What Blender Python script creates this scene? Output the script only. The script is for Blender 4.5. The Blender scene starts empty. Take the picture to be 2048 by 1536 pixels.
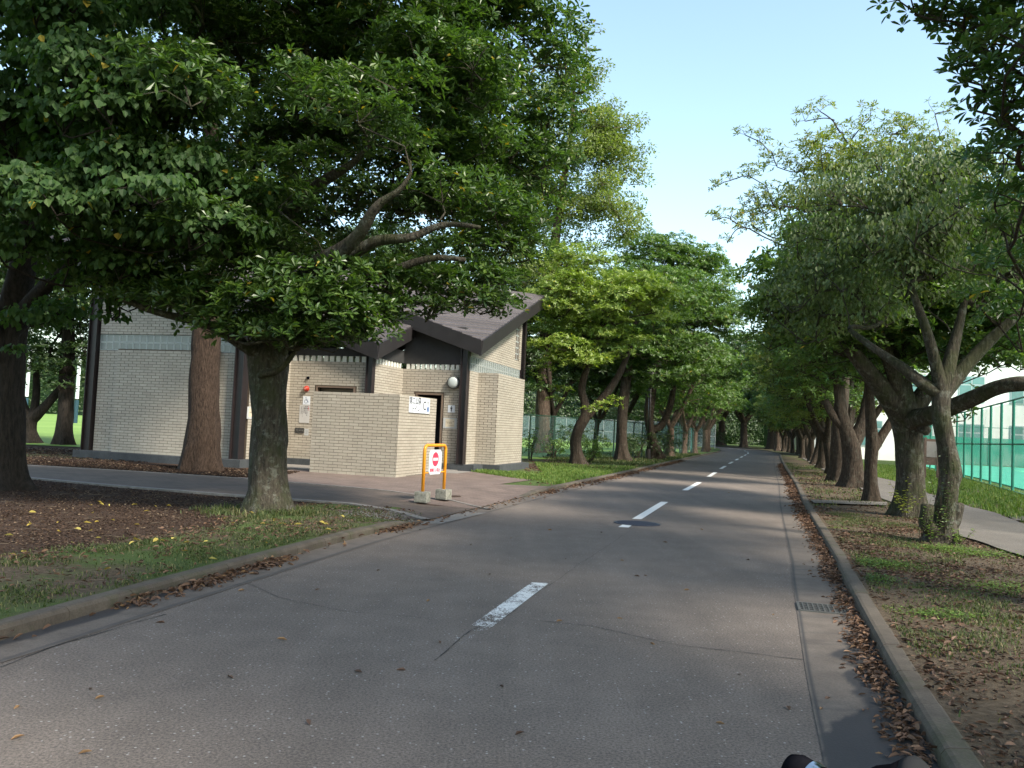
import bpy, math, random
import numpy as np
from mathutils import Matrix, Vector

rng = np.random.default_rng(11)
random.seed(5)
sc = bpy.context.scene
COL = sc.collection
rad = math.radians

# ------------------------------------------------------------------ camera
H = 1.32; PITCH = rad(2.93); ROLL = rad(2.6); FPX = 1716.0
_F = np.array([0, math.cos(PITCH), math.sin(PITCH)]); _R0 = np.array([1., 0, 0]); _U0 = np.array([0, -math.sin(PITCH), math.cos(PITCH)])
_R = math.cos(ROLL)*_R0 + math.sin(ROLL)*_U0
_U = math.cos(ROLL)*_U0 - math.sin(ROLL)*_R0
CAM = np.array([0, 0, H])
cam = bpy.data.cameras.new('camera'); camo = bpy.data.objects.new('camera', cam); COL.objects.link(camo)
cam.sensor_width = 36; cam.lens = 36*FPX/2048; cam.clip_start = 0.05; cam.clip_end = 2000
M = Matrix.Identity(4)
for i in range(3):
    M[i][0] = _R[i]; M[i][1] = _U[i]; M[i][2] = -_F[i]; M[i][3] = CAM[i]
camo.matrix_world = M
sc.camera = camo

# ------------------------------------------------------------------ world, sun, exposure
SUN_EL = rad(44); SUN_AZ = math.atan2(0.74, -0.67)
w = bpy.data.worlds.new('World'); sc.world = w; w.use_nodes = True
nt = w.node_tree; nt.nodes.clear()
sky = nt.nodes.new('ShaderNodeTexSky'); sky.sky_type = 'NISHITA'; sky.sun_disc = False
sky.sun_elevation = SUN_EL; sky.sun_rotation = SUN_AZ; sky.air_density = 1.0; sky.dust_density = 1.3; sky.ozone_density = 2.2
bg = nt.nodes.new('ShaderNodeBackground'); bg.inputs['Strength'].default_value = 0.09
wo = nt.nodes.new('ShaderNodeOutputWorld')
wb = nt.nodes.new('ShaderNodeMix'); wb.data_type='RGBA'; wb.blend_type='MULTIPLY'; wb.inputs[0].default_value=1; wb.inputs[7].default_value=(1.03,.98,.82,1)
nt.links.new(sky.outputs[0], wb.inputs[6]); nt.links.new(wb.outputs[2], bg.inputs[0]); nt.links.new(bg.outputs[0], wo.inputs[0])
sl = bpy.data.lights.new('sun', 'SUN'); slo = bpy.data.objects.new('sun', sl); COL.objects.link(slo)
sl.energy = 1.5; sl.angle = rad(10); sl.color = (1.0, 0.93, 0.80)
sd = Vector((math.sin(SUN_AZ)*math.cos(SUN_EL), math.cos(SUN_AZ)*math.cos(SUN_EL), math.sin(SUN_EL)))
slo.rotation_euler = sd.to_track_quat('Z', 'Y').to_euler(); slo.location = (20, -20, 40)
sc.view_settings.view_transform = 'Standard'; sc.view_settings.look = 'None'
sc.view_settings.exposure = 2.35; sc.view_settings.gamma = 1.0; sc.view_settings.use_curve_mapping = False
sc.render.engine = 'CYCLES'
sc.cycles.max_bounces = 7; sc.cycles.diffuse_bounces = 5; sc.cycles.glossy_bounces = 2; sc.cycles.transmission_bounces = 4
sc.cycles.transparent_max_bounces = 12; sc.cycles.use_denoising = True; sc.cycles.caustics_reflective = False; sc.cycles.caustics_refractive = False

# ------------------------------------------------------------------ helpers
def ray(px, py): return _F*FPX + _R*(px-1024) - _U*(py-768)
def at(px, py, Y):
    r = ray(px, py); return CAM + r*(Y/r[1])
def ground_at(px, py, z=0.08):
    r = ray(px, py); return CAM + r*((z-H)/r[2])

def tag(o, label=None, cat=None, group=None, kind=None):
    if label: o['label'] = label
    if cat: o['category'] = cat
    if group: o['group'] = group
    if kind: o['kind'] = kind
    return o
def link(o, parent=None):
    COL.objects.link(o)
    if parent is not None: o.parent = parent
    return o
def empty(name, loc=(0,0,0), rz=0.0, **k):
    o = bpy.data.objects.new(name, None); o.location = loc; o.rotation_euler = (0,0,rz); o.empty_display_size = .2
    link(o); tag(o, **k); return o
def structure(name, loc=(0,0,0)): return empty(name, loc, kind='structure')

def meshdata(name, V, faces, mat=None, smooth=False, attrs=None, uv=None):
    """V (n,3); faces: list of arrays, each (m,k)"""
    me = bpy.data.meshes.new(name)
    V = np.asarray(V, np.float32); me.vertices.add(len(V)); me.vertices.foreach_set('co', V.ravel())
    fl = [np.asarray(f, np.int32) for f in faces if len(f)]
    nl = sum(f.size for f in fl); nf = sum(len(f) for f in fl)
    me.loops.add(nl); me.polygons.add(nf)
    li = np.concatenate([f.ravel() for f in fl])
    me.loops.foreach_set('vertex_index', li)
    sizes = np.concatenate([np.full(len(f), f.shape[1], np.int32) for f in fl])
    starts = np.concatenate([[0], np.cumsum(sizes)[:-1]]).astype(np.int32)
    me.polygons.foreach_set('loop_start', starts); me.polygons.foreach_set('loop_total', sizes)
    me.polygons.foreach_set('use_smooth', np.full(nf, bool(smooth)))
    me.update(calc_edges=True)
    if attrs:
        for an, arr in attrs.items():
            arr = np.asarray(arr, np.float32)
            if arr.ndim == 1:
                a = me.attributes.new(an, 'FLOAT', 'POINT'); a.data.foreach_set('value', arr)
            else:
                a = me.attributes.new(an, 'FLOAT_COLOR', 'POINT')
                c = np.ones((len(arr), 4), np.float32); c[:, :arr.shape[1]] = arr; a.data.foreach_set('color', c.ravel())
    if mat: me.materials.append(mat)
    return me
def mk(name, V, faces, mat=None, parent=None, **k):
    o = bpy.data.objects.new(name, meshdata(name, V, faces, mat, **k)); return link(o, parent)

BOXF = np.array([[0,3,2,1],[4,5,6,7],[0,1,5,4],[1,2,6,5],[2,3,7,6],[3,0,4,7]])
def boxV(x0,x1,y0,y1,z0,z1):
    return np.array([[x0,y0,z0],[x1,y0,z0],[x1,y1,z0],[x0,y1,z0],[x0,y0,z1],[x1,y0,z1],[x1,y1,z1],[x0,y1,z1]], float)
class MB:
    def __init__(s): s.V=[]; s.F={}; s.n=0; s.A=[]
    def add(s, V, faces, a=0.5):
        V = np.asarray(V, float); s.V.append(V); s.A.append(np.full(len(V), a))
        for f in faces:
            f = np.asarray(f)
            if len(f): s.F.setdefault(f.shape[1], []).append(f+s.n)
        s.n += len(V)
    def box(s, x0,x1,y0,y1,z0,z1, a=0.5): s.add(boxV(x0,x1,y0,y1,z0,z1), [BOXF], a)
    def obox(s, c, ax, ay, az, a=.5):      # oriented box: centre and three half vectors
        c,ax,ay,az = [np.asarray(q,float) for q in (c,ax,ay,az)]
        V = [c+sx*ax+sy*ay+sz*az for sz in (-1,1) for sx,sy in ((-1,-1),(1,-1),(1,1),(-1,1))]
        s.add(V, [BOXF], a)
    def poly(s, pts, z=None, a=.5):
        P = np.array([[p[0],p[1],(z if z is not None else p[2])] for p in pts]); s.add(P, [np.arange(len(P))[None]], a)
    def prism(s, pts, z0, z1, a=.5):
        n=len(pts); P=np.array([[p[0],p[1],z0] for p in pts]+[[p[0],p[1],z1] for p in pts])
        q=np.array([[i,(i+1)%n,n+(i+1)%n,n+i] for i in range(n)])
        s.add(P,[q,np.arange(n)[None]+n,np.arange(n)[::-1][None]],a)
    def tube(s, pts, r, n=10, cap=True, a=.5):
        V,F = tubeVF(np.asarray(pts,float), np.broadcast_to(np.asarray(r,float),(len(pts),)), n, cap); s.add(V,F,a)
    def build(s, name, mat, parent=None, smooth=False, **k):
        V = np.concatenate(s.V); fs=[np.concatenate(v) for v in s.F.values()]
        return mk(name, V, fs, mat, parent, smooth=smooth, attrs={'tint': np.concatenate(s.A)}, **k)
def tubeVF(P, R, n=8, cap=True, jitter=None):
    T = np.gradient(P, axis=0); T /= np.linalg.norm(T,axis=1)[:,None]+1e-9
    up = np.array([0,0,1.]) if abs(T[0][2])<.9 else np.array([1.,0,0])
    ring=[]; N = np.cross(T[0], up); N/=np.linalg.norm(N)
    ang=np.linspace(0,2*np.pi,n,endpoint=False)
    for i in range(len(P)):
        N = N - T[i]*(N@T[i]); N/=np.linalg.norm(N)+1e-9; B=np.cross(T[i],N)
        rr = R[i]*(jitter[i] if jitter is not None else 1)
        ring.append(P[i]+ (np.cos(ang)[:,None]*N+np.sin(ang)[:,None]*B)*(rr if np.ndim(rr)==0 else np.asarray(rr)[:,None]))
    V=np.concatenate(ring); m=len(P)
    i=np.arange(m-1)[:,None]*n; j=np.arange(n)[None]; j2=(j+1)%n
    q=np.stack([i+j,i+j2,i+n+j2,i+n+j],-1).reshape(-1,4)
    F=[q]
    if cap: F+= [np.arange(n)[::-1][None], (np.arange(n)+(m-1)*n)[None]]
    return V,F
def vnoise(x,y,s=1.0,seed=0):
    x=np.asarray(x)/s; y=np.asarray(y)/s
    xi=np.floor(x).astype(np.int64); yi=np.floor(y).astype(np.int64); fx=x-xi; fy=y-yi
    def h(a,b):
        n=(a*374761393+b*668265263+seed*1442695041)&0xffffffff; n=((n^(n>>13))*1274126177)&0xffffffff
        return ((n^(n>>16))&0xffff)/65535.0
    u=fx*fx*(3-2*fx); v=fy*fy*(3-2*fy)
    return (h(xi,yi)*(1-u)+h(xi+1,yi)*u)*(1-v)+(h(xi,yi+1)*(1-u)+h(xi+1,yi+1)*u)*v
def fbm(x,y,s=1.0,seed=0): return .55*vnoise(x,y,s,seed)+.28*vnoise(x,y,s*.45,seed+1)+.17*vnoise(x,y,s*.2,seed+2)

# ------------------------------------------------------------------ materials
def mat(name):
    m=bpy.data.materials.new(name); m.use_nodes=True; t=m.node_tree; b=t.nodes['Principled BSDF']; return m,t,b
def N(t,typ,**k):
    n=t.nodes.new(typ)
    for a,v in k.items(): setattr(n,a,v)
    return n
def coords(t, scale=1.0, obj=False):
    tc=N(t,'ShaderNodeTexCoord'); mp=N(t,'ShaderNodeMapping')
    t.links.new(tc.outputs['Object' if obj else 'Object'],mp.inputs[0])
    mp.inputs['Scale'].default_value=(scale,)*3 if np.isscalar(scale) else scale; return mp.outputs[0]
def noise(t,vec,scale,detail=4,rough=.6):
    n=N(t,'ShaderNodeTexNoise'); n.inputs['Scale'].default_value=scale; n.inputs['Detail'].default_value=detail; n.inputs['Roughness'].default_value=rough
    if vec is not None: t.links.new(vec,n.inputs['Vector'])
    return n.outputs['Fac']
def ramp(t,fac,stops,interp='LINEAR'):
    r=N(t,'ShaderNodeValToRGB'); r.color_ramp.interpolation=interp
    e=r.color_ramp.elements
    while len(e)<len(stops): e.new(.5)
    for i,(p,c) in enumerate(stops):
        e[i].position=p; e[i].color=(*c,1) if len(c)==3 else c
    t.links.new(fac,r.inputs[0]); return r.outputs[0]
def g3(v): return (v,v,v)
def mix(t,fac,a,b,blend='MIX'):
    m=N(t,'ShaderNodeMix',data_type='RGBA',blend_type=blend)
    for s,v in ((0,fac),(6,a),(7,b)):
        if hasattr(v,'is_output'): t.links.new(v,m.inputs[s])
        else: m.inputs[s].default_value = v if s==0 else ((*v,1) if len(v)==3 else v)
    return m.outputs[2]
def mth(t,op,a,b=None,clamp=False):
    m=N(t,'ShaderNodeMath',operation=op,use_clamp=clamp)
    for i,v in enumerate((a,b)):
        if v is None: continue
        if hasattr(v,'is_output'): t.links.new(v,m.inputs[i])
        else: m.inputs[i].default_value=v
    return m.outputs[0]
def bump(t,b,h,strength=.3,dist=.01):
    n=N(t,'ShaderNodeBump'); n.inputs['Strength'].default_value=strength; n.inputs['Distance'].default_value=dist
    t.links.new(h,n.inputs['Height']); t.links.new(n.outputs[0],b.inputs['Normal'])
def attr(t,name,out='Fac'):
    a=N(t,'ShaderNodeAttribute',attribute_name=name); return a.outputs[out]
def simple(name,col,rough=.6,metal=0,var=.12,nscale=8,bumps=0.0,spec=.5):
    m,t,b=mat(name); v=coords(t); f=noise(t,v,nscale)
    c0=tuple(x*(1-var) for x in col); c1=tuple(min(1,x*(1+var)) for x in col)
    t.links.new(ramp(t,f,[(.3,c0),(.7,c1)]),b.inputs['Base Color'])
    b.inputs['Roughness'].default_value=rough; b.inputs['Metallic'].default_value=metal; b.inputs['Specular IOR Level'].default_value=spec
    if bumps: bump(t,b,noise(t,v,nscale*6,5),bumps,.006)
    return m

# asphalt
def m_asphalt(name, base, seamnoise=True):
    m,t,b=mat(name); v=coords(t)
    big=noise(t,v,.35,5); mid=noise(t,v,3.0,5); fine=noise(t,v,75,4,.8)
    c=ramp(t,big,[(.3,tuple(x*.86 for x in base)),(.7,tuple(x*1.14 for x in base))])
    mp2=N(t,'ShaderNodeMapping'); t.links.new(v,mp2.inputs[0]); mp2.inputs['Scale'].default_value=(1.5,.09,1); mp2.inputs['Rotation'].default_value=(0,0,.27)
    c=mix(t,.45,c,ramp(t,noise(t,mp2.outputs[0],1.4,5,.6),[(.3,g3(.36)),(.7,g3(.62))]),'OVERLAY')
    st=ramp(t,noise(t,v,.9,7,.75),[(.60,g3(0)),(.72,g3(.35))]); c=mix(t,st,c,(.045,.042,.04))
    c=mix(t,.55,c,ramp(t,mid,[(.35,g3(.42)),(.65,g3(.58))]),'OVERLAY')
    c=mix(t,.75,c,ramp(t,fine,[(.38,g3(.2)),(.5,g3(.5)),(.62,g3(.8))]),'OVERLAY')
    vo=N(t,'ShaderNodeTexVoronoi'); vo.inputs['Scale'].default_value=34; t.links.new(v,vo.inputs['Vector'])
    sp=ramp(t,vo.outputs['Distance'],[(.0,g3(1)),(.16,g3(1)),(.22,g3(0))])
    wn=N(t,'ShaderNodeSeparateColor'); t.links.new(vo.outputs['Color'],wn.inputs[0])
    on=mth(t,'GREATER_THAN',wn.outputs[0],.80)
    c=mix(t,mth(t,'MULTIPLY',mth(t,'MULTIPLY',sp,on),.7),c,(.42,.40,.37))
    t.links.new(c,b.inputs['Base Color']); b.inputs['Roughness'].default_value=.82; b.inputs['Specular IOR Level'].default_value=.35
    bump(t,b,fine,.5,.006); return m
ASPH=m_asphalt('asphalt',(.146,.120,.102))
PATHM=m_asphalt('path asphalt',(.13,.115,.10))
# gutter concrete with wet stain attribute
def m_gutter():
    m,t,b=mat('gutter concrete'); v=coords(t); f=noise(t,v,5,6); fine=noise(t,v,90,3)
    c=ramp(t,f,[(.3,(.098,.079,.065)),(.7,(.145,.120,.100))])
    c=mix(t,.5,c,ramp(t,fine,[(.35,g3(.35)),(.65,g3(.65))]),'OVERLAY')
    wv=attr(t,'wet'); c=mix(t,wv,c,(.028,.027,.029)); t.links.new(c,b.inputs['Base Color'])
    t.links.new(ramp(t,wv,[(0,g3(.88)),(1,g3(.80))]),b.inputs['Roughness']); bump(t,b,fine,.3,.004); return m
GUT=m_gutter()
def m_concrete(name,c0,c1,scale=6,moss=0.0,bs=.4):
    m,t,b=mat(name); v=coords(t); f=noise(t,v,scale,7,.65); fine=noise(t,v,scale*14,4)
    c=ramp(t,f,[(.3,c0),(.7,c1)])
    c=mix(t,.5,c,ramp(t,fine,[(.35,g3(.35)),(.65,g3(.65))]),'OVERLAY')
    if moss:
        mm=ramp(t,noise(t,v,scale*.7,6,.7),[(.52,g3(0)),(.62,g3(moss))]); c=mix(t,mm,c,(.045,.055,.018))
    t.links.new(c,b.inputs['Base Color']); b.inputs['Roughness'].default_value=.9; bump(t,b,fine,bs,.006); return m
KERB=m_concrete('kerb concrete',(.055,.043,.032),(.108,.088,.068),5,.4)
EDGE=m_concrete('edging concrete',(.13,.12,.11),(.24,.22,.20),9)
BLOCK=m_concrete('old concrete block',(.14,.14,.12),(.33,.32,.28),16,.55,.6)
PLINTH=m_concrete('dark plinth mortar',(.032,.037,.042),(.055,.062,.068),4)
# brick
def m_brick():
    m,t,b=mat('tan brick tile'); v=coords(t); oi=N(t,'ShaderNodeObjectInfo')
    r=mth(t,'FRACT',mth(t,'ADD',attr(t,'tint'),oi.outputs['Random']))
    geo=N(t,'ShaderNodeNewGeometry'); f=noise(t,geo.outputs['Position'],1.2,6,.65); f2=noise(t,geo.outputs['Position'],60,4)
    c=ramp(t,r,[(0,(.325,.290,.240)),(.35,(.372,.335,.280)),(.7,(.348,.312,.258)),(1,(.392,.356,.298))])
    c=mix(t,.35,c,ramp(t,f,[(.3,g3(.36)),(.7,g3(.62))]),'OVERLAY'); c=mix(t,.3,c,ramp(t,f2,[(.3,g3(.35)),(.7,g3(.65))]),'OVERLAY')
    t.links.new(c,b.inputs['Base Color']); b.inputs['Roughness'].default_value=.55
    bump(t,b,f2,.25,.002); return m
BRICK=m_brick()
MORTAR=simple('mortar',(.085,.066,.050),.9,var=.2,nscale=20)
STEEL=simple('dark brown steel',(.018,.013,.014),.42,var=.25,nscale=5)
FASCIA=simple('dark fascia metal',(.022,.019,.020),.5,var=.2,nscale=3)
SOFFIT=simple('dark soffit',(.03,.03,.03),.8)
def m_shingle():
    m,t,b=mat('brown grey roof shingle'); v=coords(t); f=noise(t,v,9,5); a=attr(t,'tint')
    c=mix(t,.6,ramp(t,a,[(0,(.050,.042,.044)),(1,(.082,.070,.073))]),ramp(t,f,[(.3,g3(.38)),(.7,g3(.62))]),'OVERLAY')
    t.links.new(c,b.inputs['Base Color']); b.inputs['Roughness'].default_value=.55; bump(t,b,noise(t,v,50,4),.2,.004); return m
SHINGLE=m_shingle()
FRAMEM=simple('brown door frame',(.14,.10,.075),.5)
DARK=simple('unlit interior shade',(.02,.02,.022),.9)  # near-black colour stands in for the shade of unlit rooms
def m_glassblock():
    m,t,b=mat('glass block'); b.inputs['Base Color'].default_value=(.27,.30,.29,1); b.inputs['Roughness'].default_value=.12
    b.inputs['Transmission Weight'].default_value=.25; b.inputs['IOR'].default_value=1.45
    v=coords(t); bump(t,b,noise(t,v,30,2),.35,.01); return m
GBLOCK=m_glassblock(); GRIM=simple('glass block rim',(.36,.39,.38),.3)
# paint
def m_paint():
    m,t,b=mat('worn road paint'); v=coords(t)
    w1=noise(t,v,70,5,.75); w2=noise(t,v,6,5,.7)
    wear=attr(t,'wear'); 
    k=mth(t,'ADD',mth(t,'MULTIPLY',w1,.6),mth(t,'MULTIPLY',w2,.4)); k=mth(t,'ADD',k,mth(t,'MULTIPLY',wear,-.30))
    msk=ramp(t,k,[(.33,g3(0)),(.36,g3(1))])
    b.inputs['Base Color'].default_value=(.70,.70,.68,1); tr=N(t,'ShaderNodeBsdfTransparent'); mx=N(t,'ShaderNodeMixShader'); t.links.new(msk,mx.inputs[0]); t.links.new(tr.outputs[0],mx.inputs[1]); t.links.new(b.outputs[0],mx.inputs[2]); t.links.new(mx.outputs[0],t.nodes['Material Output'].inputs[0]); b.inputs['Roughness'].default_value=.7
    bump(t,b,w1,.4,.003); return m
PAINT=m_paint()
# ground: attribute 'cover' R grass, G mulch, B moss
def m_ground(name):
    m,t,b=mat(name); v=coords(t); a=attr(t,'cover','Color'); sp=N(t,'ShaderNodeSeparateColor'); t.links.new(a,sp.inputs[0])
    n1=noise(t,v,1.6,6,.7); n2=noise(t,v,22,5,.7); n3=noise(t,v,140,3,.7)
    dirt=ramp(t,n2,[(.3,(.050,.036,.024)),(.55,(.105,.080,.055)),(.75,(.16,.125,.09))])
    mulch=ramp(t,n3,[(.3,(.018,.012,.009)),(.5,(.045,.028,.020)),(.7,(.10,.064,.045))])
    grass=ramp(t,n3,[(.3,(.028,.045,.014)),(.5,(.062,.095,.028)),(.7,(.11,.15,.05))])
    moss=ramp(t,n2,[(.3,(.045,.062,.012)),(.7,(.09,.12,.025))])
    def msk(ch,lo,hi): return ramp(t,mth(t,'ADD',ch,mth(t,'MULTIPLY',mth(t,'SUBTRACT',n1,.5),.9)),[(lo,g3(0)),(hi,g3(1))])
    c=mix(t,msk(sp.outputs[1],.45,.6),dirt,mulch); c=mix(t,msk(sp.outputs[2],.5,.6),c,moss); c=mix(t,msk(sp.outputs[0],.42,.62),c,grass)
    c=mix(t,.4,c,ramp(t,noise(t,v,.5,4),[(.3,g3(.38)),(.7,g3(.62))]),'OVERLAY')
    t.links.new(c,b.inputs['Base Color']); b.inputs['Roughness'].default_value=.95; b.inputs['Specular IOR Level'].default_value=.15
    h=mth(t,'ADD',mth(t,'MULTIPLY',n2,.7),mth(t,'MULTIPLY',n3,.3)); bump(t,b,h,.9,.03); return m
GROUND=m_ground('park ground')
def m_field():
    m,t,b=mat('mown field grass'); v=coords(t); n1=noise(t,v,.15,5); n2=noise(t,v,9,5,.7)
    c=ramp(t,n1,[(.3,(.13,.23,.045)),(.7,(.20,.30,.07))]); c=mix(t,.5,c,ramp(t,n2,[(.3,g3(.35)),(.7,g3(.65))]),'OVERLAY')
    t.links.new(c,b.inputs['Base Color']); b.inputs['Roughness'].default_value=.9; b.inputs['Specular IOR Level'].default_value=.2; return m
FIELD=m_field()
def m_paver(name,c0,c1,joint,ang):
    m,t,b=mat(name); tc=N(t,'ShaderNodeTexCoord'); mp=N(t,'ShaderNodeMapping'); mp.inputs['Rotation'].default_value=(0,0,ang); t.links.new(tc.outputs['Object'],mp.inputs[0])
    br=N(t,'ShaderNodeTexBrick'); t.links.new(mp.outputs[0],br.inputs['Vector']); br.inputs['Scale'].default_value=1
    br.inputs['Brick Width'].default_value=.21; br.inputs['Row Height'].default_value=.105; br.inputs['Mortar Size'].default_value=.006
    br.inputs['Color1'].default_value=(*c0,1); br.inputs['Color2'].default_value=(*c1,1); br.inputs['Mortar'].default_value=(*joint,1)
    f=noise(t,mp.outputs[0],1.5,6,.7); c=mix(t,.7,br.outputs['Color'],ramp(t,f,[(.3,g3(.28)),(.7,g3(.68))]),'OVERLAY')
    t.links.new(c,b.inputs['Base Color']); b.inputs['Roughness'].default_value=.85; bump(t,b,br.outputs['Fac'],-.5,.006); return m
PAVE=m_paver('brown brick pavers',(.120,.085,.070),(.165,.120,.100),(.07,.055,.048),.25)
PAVE2=m_paver('dark path pavers',(.078,.057,.044),(.100,.075,.060),(.05,.038,.032),.25)
WHITE=simple('white sign face',(.62,.65,.70),.35,var=.04); PAPER=simple('cream notice paper',(.55,.48,.36),.5,var=.05)
GREYP=simple('grey notice board',(.42,.43,.43),.5,var=.06)
INK=simple('black ink',(.02,.02,.03),.5); BLUEINK=simple('blue ink',(.03,.10,.28),.5); REDINK=simple('red print',(.50,.03,.05),.5); PINKINK=simple('pinkish red print',(.60,.04,.09),.45)
ORANGE=simple('orange painted steel',(.78,.30,.015),.35,var=.08); RED=simple('red alarm lens',(.35,.03,.015),.3)
LAMPG=simple('frosted lamp glass',(.42,.46,.45),.25,var=.05); LAMPF=simple('grey lamp housing',(.09,.09,.085),.5)
RUBBER=simple('black rubber',(.006,.006,.008),.9,var=.3,nscale=60,bumps=.1,spec=0.0); CHROME=simple('chrome',(.6,.62,.64),.12,1.0,var=.05)
BELLM=simple('glossy navy shell',(.01,.014,.04),.12,var=.1)
GREENP=simple('green painted fence steel',(.015,.17,.12),.45,var=.15); DGREEN=simple('dark green fence steel',(.010,.045,.028),.5)
COURT=simple('green court surface',(.09,.58,.30),.7,var=.1,nscale=.5); COURT2=simple('teal court apron',(.06,.40,.27),.7,var=.1,nscale=.5)
BLDW=simple('pale painted wall',(.74,.73,.69),.8,var=.07,nscale=.6); WINF=simple('window frame grey',(.35,.40,.40),.4); WING=simple('window glass',(.10,.22,.22),.12,var=.3,nscale=.4)
WOODB=simple('weathered brown board',(.10,.065,.05),.8,var=.3,nscale=12,bumps=.3)
CASTIRON=simple('manhole iron',(.05,.055,.085),.45,.5,var=.35,nscale=60)
TEAL=simple('pale teal post',(.16,.42,.40),.5); GREYM=simple('light grey steel',(.30,.33,.34),.5)
def m_net(name,col,cover,sc_):
    m,t,b=mat(name); b.inputs['Base Color'].default_value=(*col,1); b.inputs['Roughness'].default_value=.6
    v=coords(t); tr=N(t,'ShaderNodeBsdfTransparent'); mx=N(t,'ShaderNodeMixShader'); 
    f=noise(t,v,sc_,2); t.links.new(ramp(t,f,[(.3,g3(cover*.8)),(.7,g3(min(1,cover*1.2)))]),mx.inputs[0])
    out=t.nodes['Material Output']; t.links.new(tr.outputs[0],mx.inputs[1]); t.links.new(b.outputs[0],mx.inputs[2]); t.links.new(mx.outputs[0],out.inputs[0]); return m
NETG=m_net('green wire mesh',(.18,.58,.44),.36,.5); NETD=m_net('dark wire mesh',(.05,.12,.11),.22,.5); NETF=m_net('grey net',(.18,.26,.28),.45,.5); WINDS=m_net('green windbreak net',(.03,.27,.19),.85,.5)

def m_bark(name,c0,c1,lichen=(.25,.26,.22),lam=.0,vs=6,moss=0.0,redness=0):
    m,t,b=mat(name); geo=N(t,'ShaderNodeNewGeometry'); mp=N(t,'ShaderNodeMapping'); t.links.new(geo.outputs['Position'],mp.inputs[0]); mp.inputs['Scale'].default_value=(1,1,.22)
    v=mp.outputs[0]; f=noise(t,v,vs*4,7,.7); f2=noise(t,geo.outputs['Position'],3,6,.7)
    c=ramp(t,f,[(.36,c0),(.62,c1)])
    if lam:
        l=ramp(t,noise(t,geo.outputs['Position'],9,7,.75),[(.53,g3(0)),(.62,g3(lam))]); c=mix(t,l,c,lichen)
    if moss:
        l=ramp(t,f2,[(.45,g3(0)),(.6,g3(moss))]); c=mix(t,l,c,(.035,.045,.015))
    t.links.new(c,b.inputs['Base Color']); b.inputs['Roughness'].default_value=.9; b.inputs['Specular IOR Level'].default_value=.2
    f3=noise(t,v,vs*1.3,6,.65); bump(t,b,mth(t,'ADD',mth(t,'MULTIPLY',f,.5),f3),1.0,.07); return m
BARK_A=m_bark('grey green lichened bark',(.026,.023,.018),(.085,.073,.056),lichen=(.19,.20,.17),lam=.55,moss=.6,vs=8)
BARK_B=m_bark('brown fissured bark',(.018,.012,.009),(.072,.048,.035),vs=11)
BARK_C=m_bark('brown bark',(.024,.018,.013),(.070,.052,.039),lam=.15,vs=8)
BARK_D=m_bark('dark bark',(.013,.011,.009),(.038,.031,.025))
BARK_P=m_bark('pale brown bark',(.050,.036,.027),(.12,.085,.064),lam=.2)
def m_leaf(name,stops,rough=.42,trans=.25,spec=.5,tcol=None):
    m,t,b=mat(name); a=attr(t,'tint'); c=ramp(t,a,stops)
    t.links.new(c,b.inputs['Base Color']); b.inputs['Roughness'].default_value=rough; b.inputs['Specular IOR Level'].default_value=spec
    tl=N(t,'ShaderNodeBsdfTranslucent'); t.links.new(mix(t,1.0,c,tcol or (1.5,1.7,.6),'MULTIPLY'),tl.inputs[0])
    mx=N(t,'ShaderNodeMixShader'); mx.inputs[0].default_value=trans
    out=t.nodes['Material Output']; t.links.new(b.outputs[0],mx.inputs[1]); t.links.new(tl.outputs[0],mx.inputs[2]); t.links.new(mx.outputs[0],out.inputs[0]); return m
Y_=(.32,.24,.03)
LF_NEAR=m_leaf('dark glossy evergreen leaf',[(0,(.026,.056,.014)),(.45,(.056,.110,.024)),(.85,(.115,.175,.036)),(.985,(.20,.22,.04)),(.99,Y_)],.36,.36)
LF_HEART=m_leaf('soft heart shaped leaf',[(0,(.024,.058,.016)),(.5,(.046,.094,.026)),(.93,(.082,.135,.036)),(.985,(.10,.14,.03)),(.992,Y_)],.62,.40,.3)
LF_BRIGHT=m_leaf('bright evergreen leaf',[(0,(.10,.155,.026)),(.5,(.20,.27,.048)),(.95,(.32,.37,.07)),(.99,(.42,.34,.04))],.42,.34)
LF_MID=m_leaf('mid green leaf',[(0,(.040,.086,.020)),(.5,(.088,.155,.034)),(.95,(.175,.25,.052)),(.995,(.30,.25,.04))],.42,.34)
LF_DARK=m_leaf('deep green leaf',[(0,(.020,.042,.014)),(.5,(.042,.078,.022)),(1,(.078,.122,.032))],.45,.25)
LF_OLIVE=m_leaf('olive yellow leaf',[(0,(.10,.13,.028)),(.5,(.17,.20,.045)),(.9,(.26,.26,.06)),(.97,(.34,.26,.06)),(1,(.34,.18,.05))],.45,.38)
LF_GREY=m_leaf('dull grey green leaf',[(0,(.060,.092,.034)),(.5,(.108,.150,.055)),(1,(.18,.225,.085))],.5,.38)
LF_KEY=m_leaf('light zelkova leaf',[(0,(.095,.135,.038)),(.5,(.165,.205,.06)),(1,(.25,.28,.085))],.5,.42)
GRASSM=m_leaf('grass blade',[(0,(.035,.052,.017)),(.5,(.065,.092,.030)),(.8,(.11,.13,.05)),(1,(.22,.18,.10))],.6,.3,.3)
GRASSB=m_leaf('bright grass blade',[(0,(.06,.11,.022)),(.5,(.10,.17,.035)),(.9,(.16,.22,.05)),(1,(.25,.24,.09))],.6,.3,.3)
LITTER=m_leaf('dry fallen leaf',[(0,(.035,.021,.014)),(.3,(.085,.048,.030)),(.6,(.145,.082,.052)),(.85,(.20,.12,.075)),(.95,(.30,.18,.085)),(1,(.45,.33,.06))],.6,.1,.35,(1.2,1.0,.8))
YELLOWL=m_leaf('yellow fallen leaf',[(0,(.30,.22,.04)),(1,(.50,.42,.12))],.6,.15,.3,(1.2,1.1,.8))
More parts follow.
